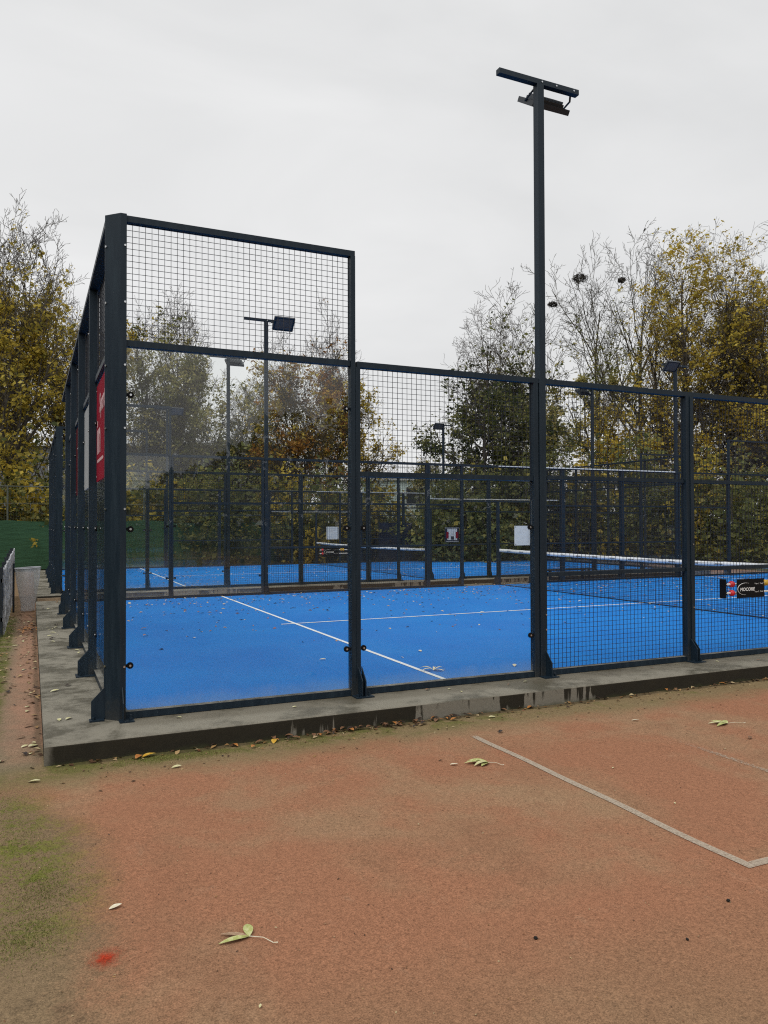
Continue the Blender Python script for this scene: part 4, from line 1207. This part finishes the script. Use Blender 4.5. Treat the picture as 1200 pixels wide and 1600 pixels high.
def compound(x, y, z, rz, blades, stalk, label, mats, s=1.0):
    root = thing('compound_leaf', label, 'leaf', (x, y, z), None, rz)
    for (az, L, Wd, curl), mt in zip(blades, mats):
        V, F = leaf_blade(L * s, Wd * s, curl, 8, (0, 0, 0), az, 0.16)
        obj('leaflet', mesh_np('leaflet', V, F, MT[mt], True), root)
    MB().tube([(0, 0, 0.004), (stalk[0] * .5 * s, stalk[1] * .45 * s, 0.012), (stalk[0] * .85 * s, stalk[1] * .95 * s, 0.006), (stalk[0] * s, stalk[1] * s, 0.008)], [0.002, .0016, .0018, .003], 6).build('stalk', MT['leaf_white'], root)
    return root


# image right ~ world (.909,-.416); away ~ (.416,.909)
A0 = -yaw
compound(0.135, -3.325, cz(.135, -3.325) + .004, A0, [(rad(172), .122, .026, .05), (rad(207), .125, .032, .05), (rad(105), .10, .042, .06)], (.125, -.055), 'pale green three lobed leaf with long stalk and one brown lobe', ['leaf_tan', 'leaf_green', 'leaf_green'])
compound(2.24, -1.80, cz(2.24, -1.8) + .004, A0, [(rad(165), .15, .04, .15), (rad(185), .17, .045, .12), (rad(215), .13, .04, .2), (rad(235), .10, .04, .1)], (.10, -.07), 'pale hand shaped fallen leaf on the clay beside the start of the white line', ['leaf_green', 'leaf_green', 'leaf_pale', 'leaf_green'])
compound(4.60, -1.76, cz(4.6, -1.76) + .004, A0, [(rad(150), .14, .04, .1), (rad(180), .16, .04, .1), (rad(215), .15, .04, .1), (rad(90), .10, .04, .1)], (.15, .0), 'pale star shaped leaf lying alone on the clay at the right', ['leaf_green', 'leaf_pale', 'leaf_green', 'leaf_green'])
compound(3.13, 0.66, .012, A0, [(rad(160), .17, .035, .35), (rad(200), .14, .03, .3), (rad(20), .14, .03, .4), (rad(75), .10, .03, .5), (rad(-25), .12, .03, .2)], (.12, .03), 'crumpled whitish leaf on the near end of the service line', ['leaf_white'] * 5)
LP = {k: leaf_mesh(.075, .036, c, MT['leaf_' + k], .11) for k, c in (('pale', .06), ('white', .05), ('brown', .22), ('dark', .3), ('yellow', .12), ('orange', .2), ('green', .06))}
ov = lambda k, x, y, lab, s=1.0, a=None: one_leaf(LP[k], x, y, cz(x, y) + .006, lab, None, s, a)
ov('white', -.335, -2.845, 'small whitish oval leaf on the clay above the red paint spot', .75, .2)
ov('yellow', .10, -.655, 'bright yellow leaf at the foot of the concrete near its corner', 1.5, .3)
ov('orange', .03, -.66, 'orange leaf touching the bright yellow leaf by the concrete', 1.3, 1.0)
ov('pale', .24, -.985, 'cream oval leaf on the clay below the bright yellow leaf', .9, 0)
ov('yellow', 1.03, -.655, 'yellow leaf among brown ones at the concrete foot, left of the first cage step', 1.2, 1.2)
ov('white', 2.0, -1.74, 'cream oval leaf left of the pale hand shaped leaf', .8, -.2)
ov('white', 3.99, -1.35, 'cream leaf on the clay between the two white lines', .9, -.4)
ov('brown', 4.4, -2.15, 'curled brown leaf below the pale star shaped leaf', .9, .6)
ov('brown', .93, -.64, 'brown leaf at the concrete foot beside a yellow one', 1.2, .2)
ov('dark', 2.75, -1.18, 'dark curled leaf just right of the line start', .8, .4)
ov('pale', 2.95, -.74, 'pale leaf at the concrete foot right of the dry patches', .9, 0)
# small clods on the clay
for (u_, v_, s, lab) in ((837, 1467, .008, 'small dark clod on the clay in the lower middle'), (1074, 1468, .006, 'small dark clod on the clay at the lower right'), (1138, 1408, .008, 'dark crumb of soil under the corner of the white line')):
    dd = fw + rt * ((u_ - 600) / FPX) + up * ((800 - v_) / FPX); tt = (-.14 - CP.z) / dd.z; P = CP + dd * tt
    me = MB().tube([(-s, 0, 0), (-s * .5, 0, s * .4), (s * .4, s * .2, s * .5), (s, 0, s * .1)], [s * .3, s * .8, s * .9, s * .3], 7).mesh('clod', MT['clod'])
    tag(obj('clod', me, None, (P.x, P.y, cz(P.x, P.y) + s * .4), (0, 0, s * 300)), lab, 'clod')

GROUPS = [
    ('pale', 'small pale leaf on the path beside the concrete', 'pale leaves on the left path', 'path', 26),
    ('brown', 'curled brown leaf on the path beside the concrete', 'brown leaves on the left path', 'path', 22),
    ('dark', 'blackened leaf on the path beside the concrete', 'blackened leaves on the left path', 'path', 13),
    ('orange', 'orange leaf in the small drift across the path near the litter bag', 'orange leaves drifted on the path', 'drift', 30),
    ('pale', 'pale leaf stuck to the damp concrete ledge', 'pale leaves on the side of the plinth', 'side', 16),
    ('dark', 'dark wet leaf stuck to the damp concrete ledge', 'dark leaves on the side of the plinth', 'side', 8),
    ('pale', 'pale leaf on the front concrete ledge', 'pale leaves on the front ledge', 'ledge', 10),
    ('brown', 'brown leaf on the front concrete ledge', 'brown leaves on the front ledge', 'ledge', 9),
    ('brown', 'brown leaf at the concrete foot', 'brown leaves along the concrete foot', 'foot', 40),
    ('orange', 'orange brown leaf at the concrete foot', 'orange leaves along the concrete foot', 'foot', 20),
    ('dark', 'dark rotted leaf at the concrete foot', 'dark leaves along the concrete foot', 'foot', 26),
    ('white', 'whitish leaf lying on the blue court', 'whitish leaves on the blue court', 'turf', 46),
    ('orange', 'orange leaf lying on the blue court', 'orange leaves on the blue court', 'turf', 40),
    ('brown', 'brown leaf lying on the blue court', 'brown leaves on the blue court', 'turf', 30),
    ('pale', 'small pale fleck of leaf on the open clay', 'pale flecks on the clay', 'clay', 14)]
for kind, lab, grp, wh, n in GROUPS:
    for _ in range(n):
        s = rn.uniform(.55, 1.25)
        if wh == 'path':
            x = -0.63 - abs(rn.gauss(0, .10)) if rn.random() < .6 else rn.uniform(-1.0, -.62); y = rn.uniform(-.9, 9); z = cz(x, y) + .006
        elif wh == 'drift':
            x, y = rn.gauss(-.72, .07), rn.gauss(7.6, .35); z = cz(x, y) + .01 + rn.uniform(0, .03)
        elif wh == 'side':
            x, y = rn.uniform(-.5, -.14), rn.uniform(-.2, 9); z = .004
        elif wh == 'ledge':
            x, y = rn.uniform(0, 9), rn.uniform(-.35, -.10); z = .004; s *= .7
        elif wh == 'foot':
            x = rn.gauss(1.9, .6) if rn.random() < .65 else rn.uniform(-.3, 8); y = -.585 - abs(rn.gauss(0, .05)); z = cz(x, y) + .008 + rn.uniform(0, .012); s *= .85
        elif wh == 'turf':
            y = 9.7 - abs(rn.gauss(0, 3.2)); y = y if y > .3 else rn.uniform(.3, 9.7); x = rn.uniform(.5, 17) if y < 5 else rn.uniform(.3, 18)
            if kind == 'white' and rn.random() < .5: y = rn.uniform(.3, 5)
            z = .012; s *= 1.0
        else:
            x, y = rn.uniform(-.5, 6), rn.uniform(-4.2, -1.2); z = cz(x, y) + .006; s *= .28
        if wh in ('path', 'side'): pl_ = ', near the front corner' if y < 1.5 else ', halfway along the end wall' if y < 5 else ', towards its far end'
        elif wh in ('foot', 'ledge'): pl_ = ' left of the second post' if x < 1.9 else ' between second and third posts' if x < 4 else ' right of the tall mast'
        elif wh == 'turf': pl_ = (' left of the service line' if x < 3 else ' right of the service line' if x < 10 else ' beyond the net') + (', near side' if y < 5 else ', far side')
        elif wh == 'clay': pl_ = ' left of the white line' if x < 2.5 else ' right of the white line'
        else: pl_ = ''
        one_leaf(LP[kind], x, y, z, lab + pl_, grp, s)


def litter(name, pts, mat, size, seed):
    rs = np.random.RandomState(seed); n = len(pts); C = np.asarray(pts, float)
    a = rs.uniform(0, 6.28, n); d = np.stack([np.cos(a), np.sin(a), rs.normal(0, .15, n)], 1); w = np.stack([-np.sin(a), np.cos(a), rs.normal(0, .25, n)], 1)
    s = (size * rs.uniform(.45, 1.25, n))[:, None]; k = np.array([[0, 0, 1.]])
    V = np.stack([C - d * s * .5, C + w * s * .25 + k * s * .12, C + d * s * .5, C - w * s * .25 + k * s * .10], 1).reshape(-1, 3)
    o = obj(name, mesh_np(name, V, np.arange(4 * n).reshape(n, 4), mat)); tag(o, kind='stuff')
    return o


rs = np.random.RandomState(9)
pts = []
y = 10.0 - np.abs(rs.normal(0, 1.9, 1000)); x = rs.uniform(.2, 19.8, 1000); ok = y > .2; pts.append(np.stack([x[ok], y[ok], 0.010 + 0 * x[ok]], 1))
x = rs.uniform(.2, 19.8, 350); y = rs.uniform(3, 9.9, 350); pts.append(np.stack([x, y, .010 + 0 * x], 1))
x = rs.uniform(.2, 19.8, 2600); y = rs.uniform(.1, 9.9, 2600) ** 1.0; pts.append(np.stack([x, y + CY2, CZ2 + .010 + 0 * x], 1))
litter('leaf_litter_on_turf', np.concatenate(pts), MT['turf_litter'], .065, 1)
pts = []
x = rs.uniform(-.7, 21, 2600); y = 10.6 + np.abs(rs.normal(0, .9, 2600)); y = np.minimum(y, 13.0); pts.append(np.stack([x, y, gza(y) + .008], 1))
x = rs.uniform(-.3, 20, 600); y = rs.uniform(10.1, 10.5, 600); pts.append(np.stack([x, y, 0.006 + 0 * x], 1))
x = rs.uniform(-1.6, -.62, 520); y = rs.uniform(2, 13, 520); pts.append(np.stack([x, y, gza(y) + .008], 1))
x = -.6 - np.abs(rs.normal(0, .05, 80)); y = rs.uniform(-.6, 9, 80); pts.append(np.stack([x, y, gza(y) + .006], 1))
x = rs.uniform(-.5, 9, 200); y = -.58 - np.abs(rs.normal(0, .05, 200)); pts.append(np.stack([x, y, gza(y) + .006], 1))
litter('leaf_litter_on_path', np.concatenate(pts), MT['litter'], .055, 2)


# moss and short grass blades
def blades(name, P, h, seed):
    rs = np.random.RandomState(seed); n = len(P); a = rs.uniform(0, 6.28, n)
    w = np.stack([np.cos(a), np.sin(a), 0 * a], 1) * .0016; l = rs.normal(0, .5, (n, 3)); l[:, 2] = 1; l *= (h * rs.uniform(.4, 1.2, n))[:, None]
    V = np.stack([P - w, P + w, P + l], 1).reshape(-1, 3)
    tag(obj(name, mesh_np(name, V, np.arange(3 * n).reshape(n, 3), MT['moss'])), kind='stuff')


Q = []
for (cx, cy, sx, sy, n) in ((-.62, -2.55, .10, .16, 2600), (-.70, -2.95, .10, .12, 2200), (-.72, -1.9, .08, .25, 1500), (-.85, -1.4, .1, .2, 1000), (.25, -.75, .28, .05, 1500), (1.2, -.72, .4, .05, 900), (.1, -.72, .2, .05, 700)):
    Q.append(np.stack([rs.normal(cx, sx, n), rs.normal(cy, sy, n)], 1))
n = 5000; Q.append(np.stack([-.93 - np.abs(rs.normal(0, .10, n)), rs.uniform(-.2, 9, n)], 1))
Q = np.concatenate(Q)
blades('moss', np.stack([Q[:, 0], Q[:, 1], clay_z(Q[:, 0], Q[:, 1]) + .0005], 1), .007, 4)
n = 5000; x = -1.05 - np.abs(rs.normal(0, .25, n)); y = rs.uniform(2, 13, n)
blades('grass', np.stack([x, y, gza(y) - .01], 1), .09, 5)

# crumbs of leaf and soil on the clay
n = 1500; x = rs.uniform(-1.2, 6.5, n); y = -.7 - rs.uniform(0, 1, n) ** 1.3 * 4.2
litter('debris_on_clay', np.stack([x, y, clay_z(x, y) + .003], 1), MT['litter'], .011, 21)
n = 260; x = rs.uniform(-.5, 8, n); y = -.62 - np.abs(rs.normal(0, .28, n))
litter('leaf_bits_on_clay', np.stack([x, y, clay_z(x, y) + .004], 1), MT['litter'], .03, 22)
